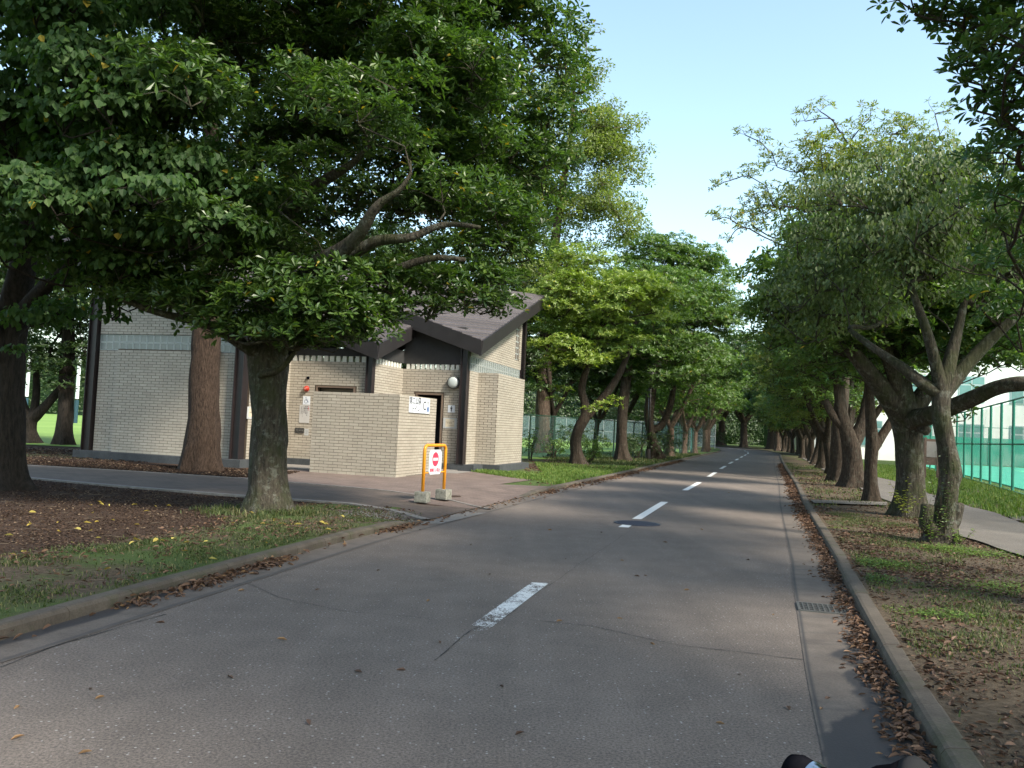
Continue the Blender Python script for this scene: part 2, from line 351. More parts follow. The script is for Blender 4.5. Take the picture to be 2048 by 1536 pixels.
CHIP=m_leaf('mulch chip',[(0,(.014,.009,.007)),(.5,(.042,.026,.019)),(.9,(.095,.060,.042)),(1,(.25,.19,.13))],.8,0.0,.2)

# ------------------------------------------------------------------ road curve
CP=np.array([(-20,-6.3),(-10,-4.0),(0,-1.5),(3,-.78),(5,-.27),(6.5,.13),(8,.52),(10,1.08),(12,1.68),(15.5,2.72),(18.3,3.56),(26,5.95),(39.4,9.95),(45.5,11.8),(56.9,15.3),(67,18.4),(74,20.6),(82,22.9),(95,26.0),(104,27.4),(114,28.1),(125,27.4),(140,24),(155,18),(172,8),(190,-8),(215,-40)])
_yy=np.arange(-20,215.01,.25); _xx=np.interp(_yy,CP[:,0],CP[:,1])
for _ in range(2):
    k=np.hanning(17); k/=k.sum(); _p=np.pad(_xx,8,mode='reflect',reflect_type='odd'); _xx=np.convolve(_p,k,'valid')
_dx=np.gradient(_xx,_yy)
def cx(y): return np.interp(y,_yy,_xx)
def sec(y): return np.sqrt(1+np.interp(y,_yy,_dx)**2)
def HWf(y): return np.interp(y,[3,5,7,9.5],[2.36,2.42,2.50,2.58])
def xL(y): return cx(y)-HWf(y)*sec(y)
def xR(y): return cx(y)+HWf(y)*sec(y)
YS=np.concatenate([np.arange(-20,14,.25),np.arange(14,40,.5),np.arange(40,110,1.),np.arange(110,215.1,2.5)])
def rowstrip(name,ys,cols,z,mat_,parent=None,attrs=None,kind=None):
    """cols: list of functions y->x or array (len(ys), m) ; z array like"""
    X=np.stack([np.asarray(c,float) for c in cols],1); n,m=X.shape
    Y=np.repeat(ys[:,None],m,1); Z=np.broadcast_to(z,(n,m)) if np.ndim(z)<2 else z
    V=np.stack([X,Y,Z],-1).reshape(-1,3); i=np.arange(n-1)[:,None]*m+np.arange(m-1)[None]
    q=np.stack([i,i+1,i+m+1,i+m],-1).reshape(-1,4)
    A={k:(f(X,Y).reshape(-1) if f(X,Y).ndim==2 else f(X,Y).reshape(-1,f(X,Y).shape[-1])) for k,f in (attrs or {}).items()}
    o=mk(name,V,[q],mat_,parent,attrs=A,smooth=True)
    if kind: o['kind']=kind
    return o
rowstrip('road',YS,[xL(YS)+(xR(YS)-xL(YS))*f for f in np.linspace(0,1,9)],0.0,ASPH,kind='structure')
# gutters
WGR=.46; WGL=.33
def wetR(X,Y):
    d=(xR(Y)-X)/sec(Y); n=fbm(X*1.0,Y,.5,3); reach=.04+.36*np.clip((6.6-Y)/3.0,0,1)+.42*(n-.5)
    wv=np.clip((reach-d)/.02,0,1)*(Y<8); seam=np.exp(-((d-.44)/.010)**2); drip=np.clip((fbm(X*.3,Y*5,.6,9)-.62)*8,0,1)*.3
    return np.clip(np.maximum(wv*.9,np.maximum(seam*.9,drip)),0,1)
def wetL(X,Y):
    d=(X-xL(Y))/sec(Y); n=fbm(X,Y,.4,5); reach=.12+.10*(n-.5); wv=np.clip((reach-d)/.03,0,1)*np.clip((8.5-Y)/2,0,1)
    return np.clip(np.maximum(wv*.9,np.exp(-((d-WGL+.03)/.012)**2)*.9),0,1)
ysn=np.concatenate([np.arange(-6,10,.04),np.arange(10,40,.4),np.arange(40,110,1.)])
rowstrip('gutter',ysn,[xR(ysn)-sec(ysn)*o for o in np.linspace(WGR,0,26)],.004,GUT,attrs={'wet':wetR},kind='structure')
rowstrip('gutter',ysn,[xL(ysn)+sec(ysn)*o for o in np.linspace(0,WGL,18)],.004,GUT,attrs={'wet':wetL},kind='structure')

# kerbs
KW=.135; KH=.086; GZ=.08
def kerb_height(side,y):
    if side>0: return KH
    a=np.interp(y,[10.9,11.6,16.4,17.6],[1,.12,.12,1]); return KH*a
def kerb_stone(side,y0,y1,parent,name='kerb_stone',sub=3,low=False):
    ys=np.linspace(y0,y1,sub); base=xR(ys) if side>0 else xL(ys); s=sec(ys)*side
    prof=[(0,-.02),(.004,.7),(.02,.93),(.04,1.0),(.115,1.0),(.132,.93),(KW,.4),(KW,-.3)]
    V=[]
    for j in range(sub):
        hgt=kerb_height(side,ys[j])
        for (px,pz) in prof: V.append((base[j]+s[j]*px,ys[j],max(pz*hgt,-.02)+ (0.0 if pz<1 else 0)))
    m=len(prof); i=np.arange(sub-1)[:,None]*m+np.arange(m-1)[None]; q=np.stack([i,i+1,i+m+1,i+m],-1).reshape(-1,4)
    if side>0: q=q[:,::-1]
    caps=[np.arange(m)[None],(np.arange(m)+(sub-1)*m)[::-1][None]]
    return np.array(V),[q]+caps
for side in (1,-1):
    kr=structure('kerb')
    y=-6.0; far=MB()
    while y<150:
        step=.6 if y<34 else 2.4
        g=.003 if y<34 else .008
        V,F=kerb_stone(side,y+g,y+step-g,kr)
        V=V+np.array([0,0,rng.normal(0,.0015)])
        if y<30: mk('kerb_stone',V,F,KERB,kr,smooth=False)
        else: far.add(V,F)
        y+=step
    f=far.build('kerb_stone',KERB,kr); f['kind']='stuff'

# ------------------------------------------------------------------ verges and ground
def seg_d(px,py,a,b):
    a=np.array(a);b=np.array(b);d=b-a;t=np.clip(((px-a[0])*d[0]+(py-a[1])*d[1])/(d@d),0,1)
    return np.hypot(px-a[0]-t*d[0],py-a[1]-t*d[1])
GL=np.array([(-6,-6.4),(0,-4.9),(5,-4.6),(7.1,-4.14),(8.0,-3.74),(8.8,-3.44),(9.8,-3.24),(11.3,-3.4),(12.9,-2.8)])   # grass / mulch boundary x(y)
def coverL(X,Y):
    C=np.zeros(X.shape+(3,)); gx=np.interp(Y,GL[:,0],GL[:,1])
    grass=np.clip((X-gx)/.35+.5,0,1)*(Y<12.9); n=fbm(X,Y,1.1,7)
    C[...,0]=grass*(.50+.7*(n-.45)); C[...,1]=(1-grass)*.95*(Y<20)
    grav=(np.hypot(X+1.7,Y-11.6)<1.0)&(X>-2.6); C[grav,0]*=.25; C[grav,1]=.1
    fr=Y>16; nf=fbm(X,Y,2.2,8); lit=np.clip((X-(xL(Y)-2.6))/1.2,0,1)
    C[fr,0]=(.45+.75*(nf-.5)+.35*lit)[fr]; C[fr,1]=(.45*(1-lit)+.3*(nf<.5))[fr]
    bld=(X<-4.4)&(Y>16)&(Y<21); C[bld,0]=0; C[bld,1]=1
    fld=(Y>24)&(X<-6); C[fld,0]=.3
    return C
def coverR(X,Y):
    C=np.zeros(X.shape+(3,)); off=(X-xR(Y)); n=fbm(X,Y,1.0,17); n2=fbm(X,Y,.7,27)
    C[...,0]=.18+.9*(n-.5)+.10*(off>3.6)+.25*np.clip((Y-25)/15,0,1); C[...,2]=.30+.8*(n2-.5); C[...,1]=.25+.5*(fbm(X,Y,.8,37)-.5)
    bare=np.clip(1-np.hypot((off-.4)/.7,(Y-4.2)/1.6),0,1); C[...,0]-=bare*.8; C[...,2]-=bare*.5; C[...,1]-=bare
    lush=off>5.6; C[lush,0]=.95
    return C
offs=np.concatenate([[-.02],np.arange(0.03,3.2,.1),np.arange(3.2,9,.3),[9.5,11,14,18,25,40]])
ysv=np.concatenate([np.arange(-20,-3,1.),np.arange(-3,16,.12),np.arange(16,40,.4),np.arange(40,110,1.),np.arange(110,215.1,2.5)])
def vergeZ(side):
    def z(X,Y):
        off=np.abs(X-(xR(Y) if side>0 else xL(Y)))-KW
        edge=np.clip(1-off/.12,0,1); base=GZ+.003*edge+ .02*(fbm(X,Y,.9,2)-.5)*np.clip(off/.3,0,1)
        if side<0:
            drive=np.interp(Y,[10.7,11.5,17.2,18.4],[0,1,1,0]); base=base-.06*np.clip(1-off/.8,0,1)*drive-.012*drive
            pl=(Y>11)&(Y<30); base=np.where(pl,np.minimum(base,GZ-.006),base)
        return base
    return z
for side,cov in ((-1,coverL),(1,coverR)):
    X=np.stack([(xR(ysv)+sec(ysv)*KW+o) if side>0 else (xL(ysv)-sec(ysv)*KW-o) for o in offs],1)
    Y=np.repeat(ysv[:,None],len(offs),1); Z=vergeZ(side)(X,Y)
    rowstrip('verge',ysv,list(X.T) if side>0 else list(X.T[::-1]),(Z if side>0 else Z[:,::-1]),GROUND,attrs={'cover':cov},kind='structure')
# outlying ground to the horizon
big=MB(); big.poly([(-900,-300),(900,-300),(900,1500),(-900,1500)],.02-.06); o=big.build('ground',FIELD); o['kind']='structure'
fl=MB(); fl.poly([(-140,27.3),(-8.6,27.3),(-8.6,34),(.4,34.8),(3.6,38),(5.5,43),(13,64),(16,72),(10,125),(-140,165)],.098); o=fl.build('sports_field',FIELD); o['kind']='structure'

# plaza, path, strips (left)
kl=lambda y:(float(xL(y)-.0),y)
def edgex(y,o): return float(xL(y)-sec(y)*(KW+o))
def rampz(y,o):
    d=np.interp(y,[10.7,11.5,17.2,18.4],[0,1,1,0]); return GZ+.006-(.066*np.clip(1-o/1.0,0,1)**1.0)*d
plaza=MB()
pl=[(-5.4,17.2),(-2.92,16.03),(-2.11,15.57),(-1.35,14.98),(edgex(14.3,1.0),14.3)]+[(edgex(y,1.0),y) for y in np.linspace(14.5,18.8,16)]+[(.60,20.9),(-.75,23.2),(-1.0,25),(-5.0,25),(-5.2,20.6)]
plaza.poly(pl,GZ+.006); o=plaza.build('brick_plaza',PAVE); o['kind']='structure'
ys_=np.linspace(13.7,18.8,40); rowstrip('brick_plaza',ys_,[xL(ys_)-sec(ys_)*(KW*0+o-.0) for o in (1.15,.85,.55,.3,.12,.0)],np.stack([rampz(ys_,o) for o in (1.0,.7,.4,.15,.0,.0)],1),PAVE,kind='structure')
pth=MB(); pth.poly([(-30,26.2),(-30,22.5),(-8.53,14.98),(-6.22,14.05),(-4,13.32),(-2.34,12.85),(edgex(12.45,1.0),12.45),(edgex(13.7,1.0),13.7),(edgex(14.3,1.0),14.3),(-1.35,14.98),(-2.11,15.57),(-2.92,16.03),(-5.4,17.1),(-7.85,17.68),(-10.31,18.07)],GZ+.002); o=pth.build('park_path',PAVE2); o['kind']='structure'
ys_=np.linspace(11.75,13.75,16); rowstrip('park_path',ys_,[xL(ys_)-sec(ys_)*o for o in (1.15,.85,.55,.3,.12,.0)],np.stack([rampz(ys_,o)-.003 for o in (1.0,.7,.4,.15,.0,.0)],1),PAVE2,kind='structure')
def strip(pts,wd,z,name,m):
    pts=np.array(pts,float); T=np.gradient(pts,axis=0); T/=np.linalg.norm(T,axis=1)[:,None]; Nn=np.stack([-T[:,1],T[:,0]],1)
    b=MB()
    L=np.concatenate([[0],np.cumsum(np.hypot(*np.diff(pts,axis=0).T))])
    n=len(pts); zz=np.array([z-.006+GZ*0+ (rampz(p[1],max((xL(p[1])-p[0])/sec(p[1])-KW,0))-GZ) for p in pts]); V=np.concatenate([np.c_[pts+Nn*wd/2,zz],np.c_[pts-Nn*wd/2,zz],np.c_[pts+Nn*wd/2,zz-.05],np.c_[pts-Nn*wd/2,zz-.05]])
    i=np.arange(n-1); F=np.concatenate([np.stack([i+n,i+n+1,i+1,i],1),np.stack([i,i+1,i+2*n+1,i+2*n],1),np.stack([i+n+1,i+n,i+3*n,i+3*n+1],1)])
    o=mk(name,V,[F],m); o['kind']='structure'; return o
strip([(-16,17.95),(-12,16.5),(-8.53,14.98),(-6.22,14.05),(-4,13.32),(-2.34,12.88),(-1.67,12.45),(-1.4,12.2),(-1.2,11.95),(-1.08,11.78)],.13,GZ+.016,'path_edging',EDGE)
strip([(-30,22.9),(-10.31,18.07),(-7.85,17.68),(-5.45,17.09),(-2.92,16.03),(-2.11,15.57),(-1.03,14.68),(-.62,14.2),(-.40,13.9),(-.28,13.72)],.07,GZ+.014,'path_edging',EDGE)
ap=MB(); ap.poly([(float(xL(11.3)+.04),11.3),(float(xL(11.3)+.36),11.5),(float(xL(13.2)+.36),13.2),(float(xL(13.2)+.03),13.2)],.009); o=ap.build('driveway_apron',EDGE); o['kind']='structure'

# right path
RP=np.array([(2,4.2,6.1),(6,4.9,7.2),(10.1,6.05,7.9),(12,6.35,8.15),(13.6,6.8,8.4),(16.5,7.7,9.35),(19.5,8.5,10.1),(23.4,9.6,11.3),(28.5,11.1,12.95),(33,12.4,14.0),(40,14.5,16.1),(60,20.5,22),(90,30,31.6)])
yp=np.concatenate([np.arange(2,30,.4),np.arange(30,90,1.5)])
rowstrip('footpath',yp,[np.interp(yp,RP[:,0],RP[:,1])+.06*(fbm(yp,yp*0,.7,1)-.5)*2,np.interp(yp,RP[:,0],RP[:,2])+.10*(fbm(yp,yp*0,.9,4)-.5)*2],GZ+.028,PATHM,kind='structure')
sp_=MB(); sp_.poly([(8.9,15.1),(9.3,16.0),(10.3,16.4),(13.5,15.6),(13.5,14.4),(10.0,14.6)],GZ+.032); o=sp_.build('footpath',PATHM); o['kind']='structure'
sp_=MB(); yv=17.4; sp_.poly([(float(xR(18.0)+.16),18.0),(float(xR(18.0)+1.9),18.3),(float(xR(17.2)+1.7),17.3),(float(xR(17.2)+.16),17.1)],GZ+.034); o=sp_.build('footpath',PATHM); o['kind']='structure'

# ------------------------------------------------------------------ road markings and details
def dash(y0,y1,wear,name='lane_dash'):
    ys=np.linspace(y0,y1,9); X=np.stack([cx(ys)-.07*sec(ys)-.06,cx(ys)+.07*sec(ys)-.06],1)
    o=rowstrip(name,ys,list(X.T),.004,PAINT,attrs={'wear':lambda X,Y:wear+np.clip((y0+.8-Y)/.8,0,1)*(.22 if wear>.3 else 0)}); o['kind']='structure'; return o
marks=structure('lane_marking')
dashes=[(5.1,5.75,.72),(5.75,7.45,.38),(12.1,12.62,.0),(13.35,17.0,.05)]
y=20.9
while y<112: dashes.append((y,y+3.9,.0)); y+=7.65
for a,b_,w_ in dashes:
    o=dash(a,b_,w_); o.parent=marks; del o['kind']
CRACK=simple('road crack filler',(.018,.017,.017),.8)
def crack(pts,wd,seed):
    r=np.random.default_rng(seed); P=np.array(pts,float); n=int(np.hypot(*(P[-1]-P[0]))/.05)+2
    t=np.linspace(0,1,n); Q=np.stack([np.interp(t,np.linspace(0,1,len(P)),P[:,k]) for k in (0,1)],1)
    Q+=np.cumsum(r.normal(0,.004,Q.shape),0)*.8; T=np.gradient(Q,axis=0); T/=np.linalg.norm(T,axis=1)[:,None]; Nn=np.stack([-T[:,1],T[:,0]],1)
    wv=wd*(.3+r.random(n))[:,None]
    V=np.concatenate([np.c_[Q+Nn*wv/2,np.full(n,.0035)],np.c_[Q-Nn*wv/2,np.full(n,.0035)]]); i=np.arange(n-1)
    o=mk('road_crack',V,[np.stack([i,i+1,i+n+1,i+n],1)],CRACK); o['kind']='structure'
def gp(px,py): return tuple(ground_at(px,py,0)[:2])
crack([gp(868,1322),gp(905,1292),gp(940,1262),gp(1010,1235)],.007,1)
crack([gp(1060,1240),gp(1180,1252),gp(1350,1290),gp(1480,1305),gp(1625,1322)],.008,2)
crack([gp(0,1334),gp(120,1290),gp(240,1255),gp(333,1229)],.009,3)
crack([gp(480,1160),gp(560,1195),gp(700,1222),gp(860,1235)],.005,5)
crack([gp(1010,1235),gp(1180,1120),gp(1300,1040)],.004,7)
# manhole cover
mh=empty('manhole_cover',(1.93,12.7,.004),label='round cast iron manhole cover cutting through a white centre line dash',cat='manhole cover')
b=MB(); ang=np.linspace(0,2*np.pi,40,endpoint=False); b.prism([(math.cos(a)*.34,math.sin(a)*.34) for a in ang],0,.006); b.build('rim',CASTIRON,mh)
b=MB()
for i in range(-6,7):
    for j in range(-6,7):
        if math.hypot(i,j)*.045<.29: b.box(i*.045-.013,i*.045+.013,j*.045-.013,j*.045+.013,.005,.011)
b.build('tread_pattern',CASTIRON,mh)['kind']='stuff'
# drain grate
dg=empty('drain_grate',(float(xR(6.85)-.25),6.85,.004),-.27,label='small rectangular steel drain grate in the right gutter among leaves',cat='drain grate')
b=MB(); b.box(-.20,.17,-.16,.16,0,.004); b.build('pit_shade',DARK,dg)  # thin dark slab painted for the shade below the bars
b=MB(); 
for (x0,x1,y0,y1) in ((-.21,.18,-.17,-.15),(-.21,.18,.15,.17),(-.21,-.19,-.15,.15),(.16,.18,-.15,.15)): b.box(x0,x1,y0,y1,.0,.012)
b.build('frame',LAMPF,dg)
for i in range(9):
    b=MB(); x=-.165+i*.0385; b.box(x-.005,x+.005,-.15,.15,.004,.011); b.build('bar',LAMPF,dg)
for i in range(3):
    b=MB(); yv=-.08+i*.08; b.box(-.19,.16,yv-.004,yv+.004,.0045,.0112); b.build('cross_bar',LAMPF,dg)
# ------------------------------------------------------------------ brick building and screen wall
BO=(-2.53,19.45,0.0); BR=-rad(16)
BC,BS=math.cos(BR),math.sin(BR)
def b2w(u,v,z=0): return (BO[0]+BC*u-BS*v, BO[1]+BS*u+BC*v, z)
toilet=empty('toilet_building',BO,BR,label='tan brick public toilet block with dark tilted shingle roofs beyond the pavers',cat='public toilet')
screen=empty('screen_wall',BO,BR,label='low L-shaped tan brick screen wall standing in front of the toilet block',cat='wall')
PB=.237; PR=.07
BR_ME=meshdata('brick',boxV(-.5,.5,0,1,-.5,.5),[BOXF],BRICK,attrs={'tint':np.zeros(8)})
bricks=[]   # (owner, wallpart, centre(u,v,z), halfdir angle, length)
def brick_face(owner,wall,p0,dirv,nrm,L,z0,rows,top=None,holes=(),cut0=0.0,lowf=None):
    """p0 (u,v), dirv unit along, nrm unit outward, rows of tiles from z0"""
    for r in range(rows):
        zc=z0+PR*(r+.5); s=-(PB/2 if r%2 else 0)-cut0
        while s<L-.02:
            a=max(s,0); e=min(s+PB-.012,L); s+=PB
            if e-a<.025: continue
            segs=[(a,e)]
            for (h0,h1,hz0,hz1) in holes:
                if hz0<zc<hz1:
                    ns=[]
                    for (x0,x1) in segs:
                        if x1<=h0 or x0>=h1: ns.append((x0,x1))
                        else:
                            if x0<h0-.02: ns.append((x0,h0))
                            if x1>h1+.02: ns.append((h1,x1))
                    segs=ns
            for (x0,x1) in segs:
                m=(x0+x1)/2
                if top is not None and zc+.03>top(m): continue
                if lowf is not None and zc-.03<lowf(m): continue
                if x1-x0<.025: continue
                bricks.append((owner,wall,(p0[0]+dirv[0]*m,p0[1]+dirv[1]*m,zc),dirv,nrm,x1-x0))
def core(name,parent,*boxes,mat_=None):
    b=MB()
    for q in boxes: b.box(*q)
    return b.build(name,mat_ or MORTAR,parent)
X_=(1,0); Y_v=(0,1); NX=(1,0); NY=(0,-1)
G0=.08; PT=.26; WT=2.85   # ground, plinth top, wall top
# screen wall: front -2.17..0 at v=0, side v 0..2.35 at u=0
c1=core('wall',screen,(-2.17,-.012,.012,.16,G0-.05,1.965),(-.17,-.012,.16,2.35,G0-.05,1.965))
brick_face('s',c1,(-2.17,.012),(1,0),(0,-1),2.17,G0,27)
brick_face('s',c1,(-.012,0),(0,1),(1,0),2.35,G0,27)
# ---- module walls (cores)
th_=.16
RL=lambda u,v,lo: lo+.34*(v-u)      # roof underside helper
# roof planes: z = a + .34*((u0-u)+(v-v0))
ROOFS={'R':(.55,4.1,3.64,7.0),'M':(-1.55,2.05,3.30,7.0),'L':(-4.05,0.0,3.64,6.5)}
def roofz(k,u,v): u0,v0,z0,S=ROOFS[k]; return z0+.34*((u0-u)+(v-v0))
Rw=core('wall',toilet,(.0-th_,.138,4.412,9.7,PT,WT))
Rw2=core('wall',toilet,(.138,.738,5.162,8.0,PT,WT-.01))
# men wall v=4.4, u -1.83..0.0 with doorway -1.40..-.62 z<2.16
Mw=core('wall',toilet,(-1.83,-1.40,4.412,4.412+th_,PT,WT),(-.62,-.162,4.412,4.412+th_,PT,WT),(-1.40,-.62,4.412,4.412+th_,2.16,WT))
Sw=core('wall',toilet,(-1.83-th_,-1.842,2.55,4.41,PT,WT))
# accessible wall v=2.35, u -4.2..-1.85 doorway -3.40..-2.30
Aw=core('wall',toilet,(-4.2,-3.40,2.362,2.362+th_,PT,WT),(-2.30,-2.0,2.362,2.362+th_,PT,WT),(-3.40,-2.30,2.362,2.362+th_,2.17,WT))
Lw=core('wall',toilet,(-4.2-th_,-4.212,.5,2.36,PT,WT))
# left wing front v=.3, panel at v=.15
Lf=core('wall',toilet,(-8.55,-4.40,.312,.312+th_,PT,WT))
Lp=core('wall',toilet,(-7.86,-4.95,.162,.30,PT,WT+.03))
# back and left closing walls
core('wall',toilet,(-8.55,-8.39,.48,6.0,PT,4.2),(-8.5,.1,9.56,9.7,PT,2.6),(-8.5,-8.34,6.0,9.56,PT,3.2),mat_=MORTAR)
brick_face('t',Lf,(-8.55,.312),(1,0),(0,-1),.69,PT,37)
brick_face('t',Lp,(-7.86,.162),(1,0),(0,-1),2.91,PT,37)
brick_face('t',Lf,(-4.95,.312),(1,0),(0,-1),.55,PT,37)
brick_face('t',Aw,(-4.2,2.362),(1,0),(0,-1),2.35,PT,37,holes=((.74,1.96,0,2.24),))
brick_face('t',Mw,(-1.83,4.412),(1,0),(0,-1),1.83,PT,37,holes=((.38,1.26,0,2.22),))
brick_face('t',Rw2,(.14,5.162),(1,0),(0,-1),.60,PT,37)
brick_face('t',Sw,(-1.842,2.5),(0,1),(1,0),1.9,PT,37)
brick_face('t',Lw,(-4.212,.5),(0,1),(1,0),1.85,PT,37)
brick_face('t',Rw,(.138,4.42),(0,1),(1,0),.74,PT,37)
brick_face('t',Rw2,(.738,5.16),(0,1),(1,0),2.84,PT,37)
# gable tiles above the glass bands
GB0,GB1=WT,WT+.41
def gable(k,p0,dirv,nrm,L,zb,zt_fn,wallname='gable_wall'):
    n=24; ss=np.linspace(0,L,n); 
    f=[(p0[0]+dirv[0]*s,p0[1]+dirv[1]*s,zb) for s in ss]; g=[(p0[0]+dirv[0]*s,p0[1]+dirv[1]*s,max(zt_fn(s),zb+.01)) for s in ss]
    V=np.array(f+g); V2=V-np.array([nrm[0],nrm[1],0])*.14; VV=np.concatenate([V,V2]); i=np.arange(n-1)
    F=np.concatenate([np.stack([i,i+1,n+i+1,n+i],1),np.stack([2*n+i+1,2*n+i,3*n+i,3*n+i+1],1),np.stack([n+i,n+i+1,3*n+i+1,3*n+i],1),np.stack([i+1,i,2*n+i,2*n+i+1],1)])
    return mk(wallname,VV,[F],MORTAR,toilet)
zR=lambda s: roofz('R',.14,4.45+s)-.16
gR=gable('R',(.128,4.45),(0,1),(1,0),5.2,GB1,zR)
brick_face('t',gR,(.128,4.45),(0,1),(1,0),5.2,GB1,26,top=zR,holes=((4.45,4.95,GB1+.3,9),))
zL=lambda s: roofz('L',-8.6+s,.3)-.16
gL=gable('L',(-8.55,.302),(1,0),(0,-1),4.2,GB1,zL)
brick_face('t',gL,(-8.55,.302),(1,0),(0,-1),4.2,GB1,26,top=zL)
# place bricks: the 300 that show largest per owner, the rest joined
def place_bricks(owner,limit,prefer):
    bl=[b for b in bricks if b[0]==owner]
    bl.sort(key=prefer)
    for b in bl[:limit]:
        _,wl,c,dv,nv,L=b
        o=bpy.data.objects.new('brick',BR_ME); link(o,wl)
        o.matrix_local=Matrix(((dv[0]*L,-nv[0]*-.012,0,c[0]),(dv[1]*L,-nv[1]*-.012,0,c[1]),(0,0,.06,c[2]),(0,0,0,1))) if False else Matrix(((dv[0]*L,nv[0]*.012,0,c[0]),(dv[1]*L,nv[1]*.012,0,c[1]),(0,0,.06,c[2]),(0,0,0,1)))
    rest={}
    for b in bl[limit:]: rest.setdefault(b[1].name,[]).append(b)
    for k,l in rest.items():
        m=MB()
        for (_,wl,c,dv,nv,L) in l:
            cc=np.array(c)+np.array([nv[0],nv[1],0])*.006
            m.obox(cc,np.array([dv[0],dv[1],0])*L/2,np.array([nv[0],nv[1],0])*.006,(0,0,.03),a=float(rng.random()))
        o=m.build('brick',BRICK,l[0][1]); o['kind']='stuff'
def dcam(b):
    x,y,z=b2w(*b[2][:2],b[2][2]); return math.hypot(x,y)
place_bricks('s',300,lambda b: (0 if b[4]==(0,-1) else .4)+dcam(b)*.1-b[5])
place_bricks('t',300,lambda b: (0 if (b[1] is Lp and b[2][0]<-6.0) else 1 if b[1] in (Lf,) and b[2][0]<-7 else 2, -b[5], b[2][2]))
# plinths
for (x0,x1,y0,y1) in ((-8.85,-4.0,-.05,.55),(-8.0,-4.8,-.12,-.05),(-4.36,-1.75,2.15,2.5),(-1.75,.45,4.2,4.6),(.0,.45,4.6,5.0),(.0,.95,5.0,8.2),(-8.85,-8.3,.55,9.7),(.0,.3,8.2,9.8)):
    b=MB(); b.box(x0,x1,y0,y1,G0-.06,PT+rng.random()*.002); b.build('plinth',PLINTH,toilet)
b=MB(); b.box(-8.4,.0,.6,9.6,G0-.02,G0+.03); b.build('floor_slab',EDGE,toilet)
# steel posts
def post(u,v,z1,z0=PT-.02,w=.15,parent=toilet,d=.15):
    b=MB(); t=.02   # H section
    b.box(u-w/2,u-w/2+t,v-d/2,v+d/2,z0,z1); b.box(u+w/2-t,u+w/2,v-d/2,v+d/2,z0,z1); b.box(u-w/2+t,u+w/2-t,v-.04,v+.04,z0,z1)
    b.box(u-w/2-.03,u+w/2+.03,v-d/2-.03,v+d/2+.03,z0,z0+.02); b.build('post',STEEL,parent)
post(.02,4.33,roofz('R',.0,4.35)-.2,w=.2,d=.2); post(-1.86,2.32,3.05,w=.19,d=.18); post(-4.30,.24,roofz('L',-4.3,.24)-.2,w=.26,d=.24)
post(-8.72,.30,roofz('L',-8.7,.3)-.2,w=.26,d=.22); post(.16,9.82,roofz('R',.16,9.8)-.2,w=.16); post(-8.7,9.6,3.2)
# glass block bands
GBV=[]
def blockmesh():
    b=MB(); b.box(-.095,.095,-.03,.03,-.095,.095); return b
gb_main=meshdata('glass_block',np.concatenate([boxV(-.095,.095,-.035,.035,-.095,.095)]),[BOXF],GBLOCK,attrs={'tint':np.zeros(8)})
rv=MB()
for (x0,x1,z0,z1) in ((-.098,-.080,-.098,.098),(.080,.098,-.098,.098),(-.080,.080,-.098,-.080),(-.080,.080,.080,.098)): rv.box(x0,x1,-.042,.042,z0,z1)
_o=rv.build('glass_block_rim',GRIM,toilet); gb_rim=_o.data; bpy.data.objects.remove(_o)
def gblock(c,dirv,parent=toilet):
    o=bpy.data.objects.new('glass_block',gb_main); link(o,parent); a=math.atan2(dirv[1],dirv[0]); o.location=c; o.rotation_euler=(0,0,a)
    r=bpy.data.objects.new('rim',gb_rim); link(r,o)
u=-8.47
while u<-4.5:
    for zz in (GB0+.105,GB0+.307): gblock((u,.36,zz),(1,0))
    u+=.2045
v=4.56
while v<9.55:
    for zz in (GB0+.105,GB0+.307): gblock((.09,v,zz),(0,1))
    v+=.2045
for k in range(6):
    for vv in (9.02,9.22): 
        zz=GB1+.40+.2*k
        if zz<zR(vv-4.45)-.12: gblock((.09,vv,zz),(0,1))
b=MB(); b.box(-8.6,-4.42,.30,.46,GB0-.012,GB0); b.box(-8.6,-4.42,.29,.46,GB1,GB1+.02) ; b.box(.02,.14,4.45,9.7,GB0-.012,GB0); b.build('band_trim',STEEL,toilet)
# small transom blocks over the middle walls; daylight through them put into pale colour
VB=simple('backlit pale transom block',(.62,.62,.56),.4,var=.05)
def transom_blocks(p0,dirv,L,n,z):
    for i in range(n):
        s=(i+.5)*L/n; b=MB(); c=(p0[0]+dirv[0]*s,p0[1]+dirv[1]*s,z+.075); hl=L/n*.31
        b.obox(c,np.array([dirv[0],dirv[1],0])*hl,np.array([-dirv[1],dirv[0],0])*.05,(0,0,.075)); b.build('transom_block',VB,toilet)
transom_blocks((-1.78,4.47),(1,0),1.78,12,WT); transom_blocks((-1.90,2.6),(0,1),1.7,9,WT); transom_blocks((-4.2,2.42),(1,0),2.2,12,WT)
b=MB(); b.box(-4.2,-1.9,2.36,2.52,WT+.15,WT+.36); b.box(-1.99,-1.83,2.52,4.41,WT+.15,WT+.5); b.box(-1.83,-.02,4.41,4.57,WT+.15,WT+.9); b.box(-1.83,-.02,4.41,4.57,WT+.9,WT+1.2); b.build('eaves_panel',SOFFIT,toilet)
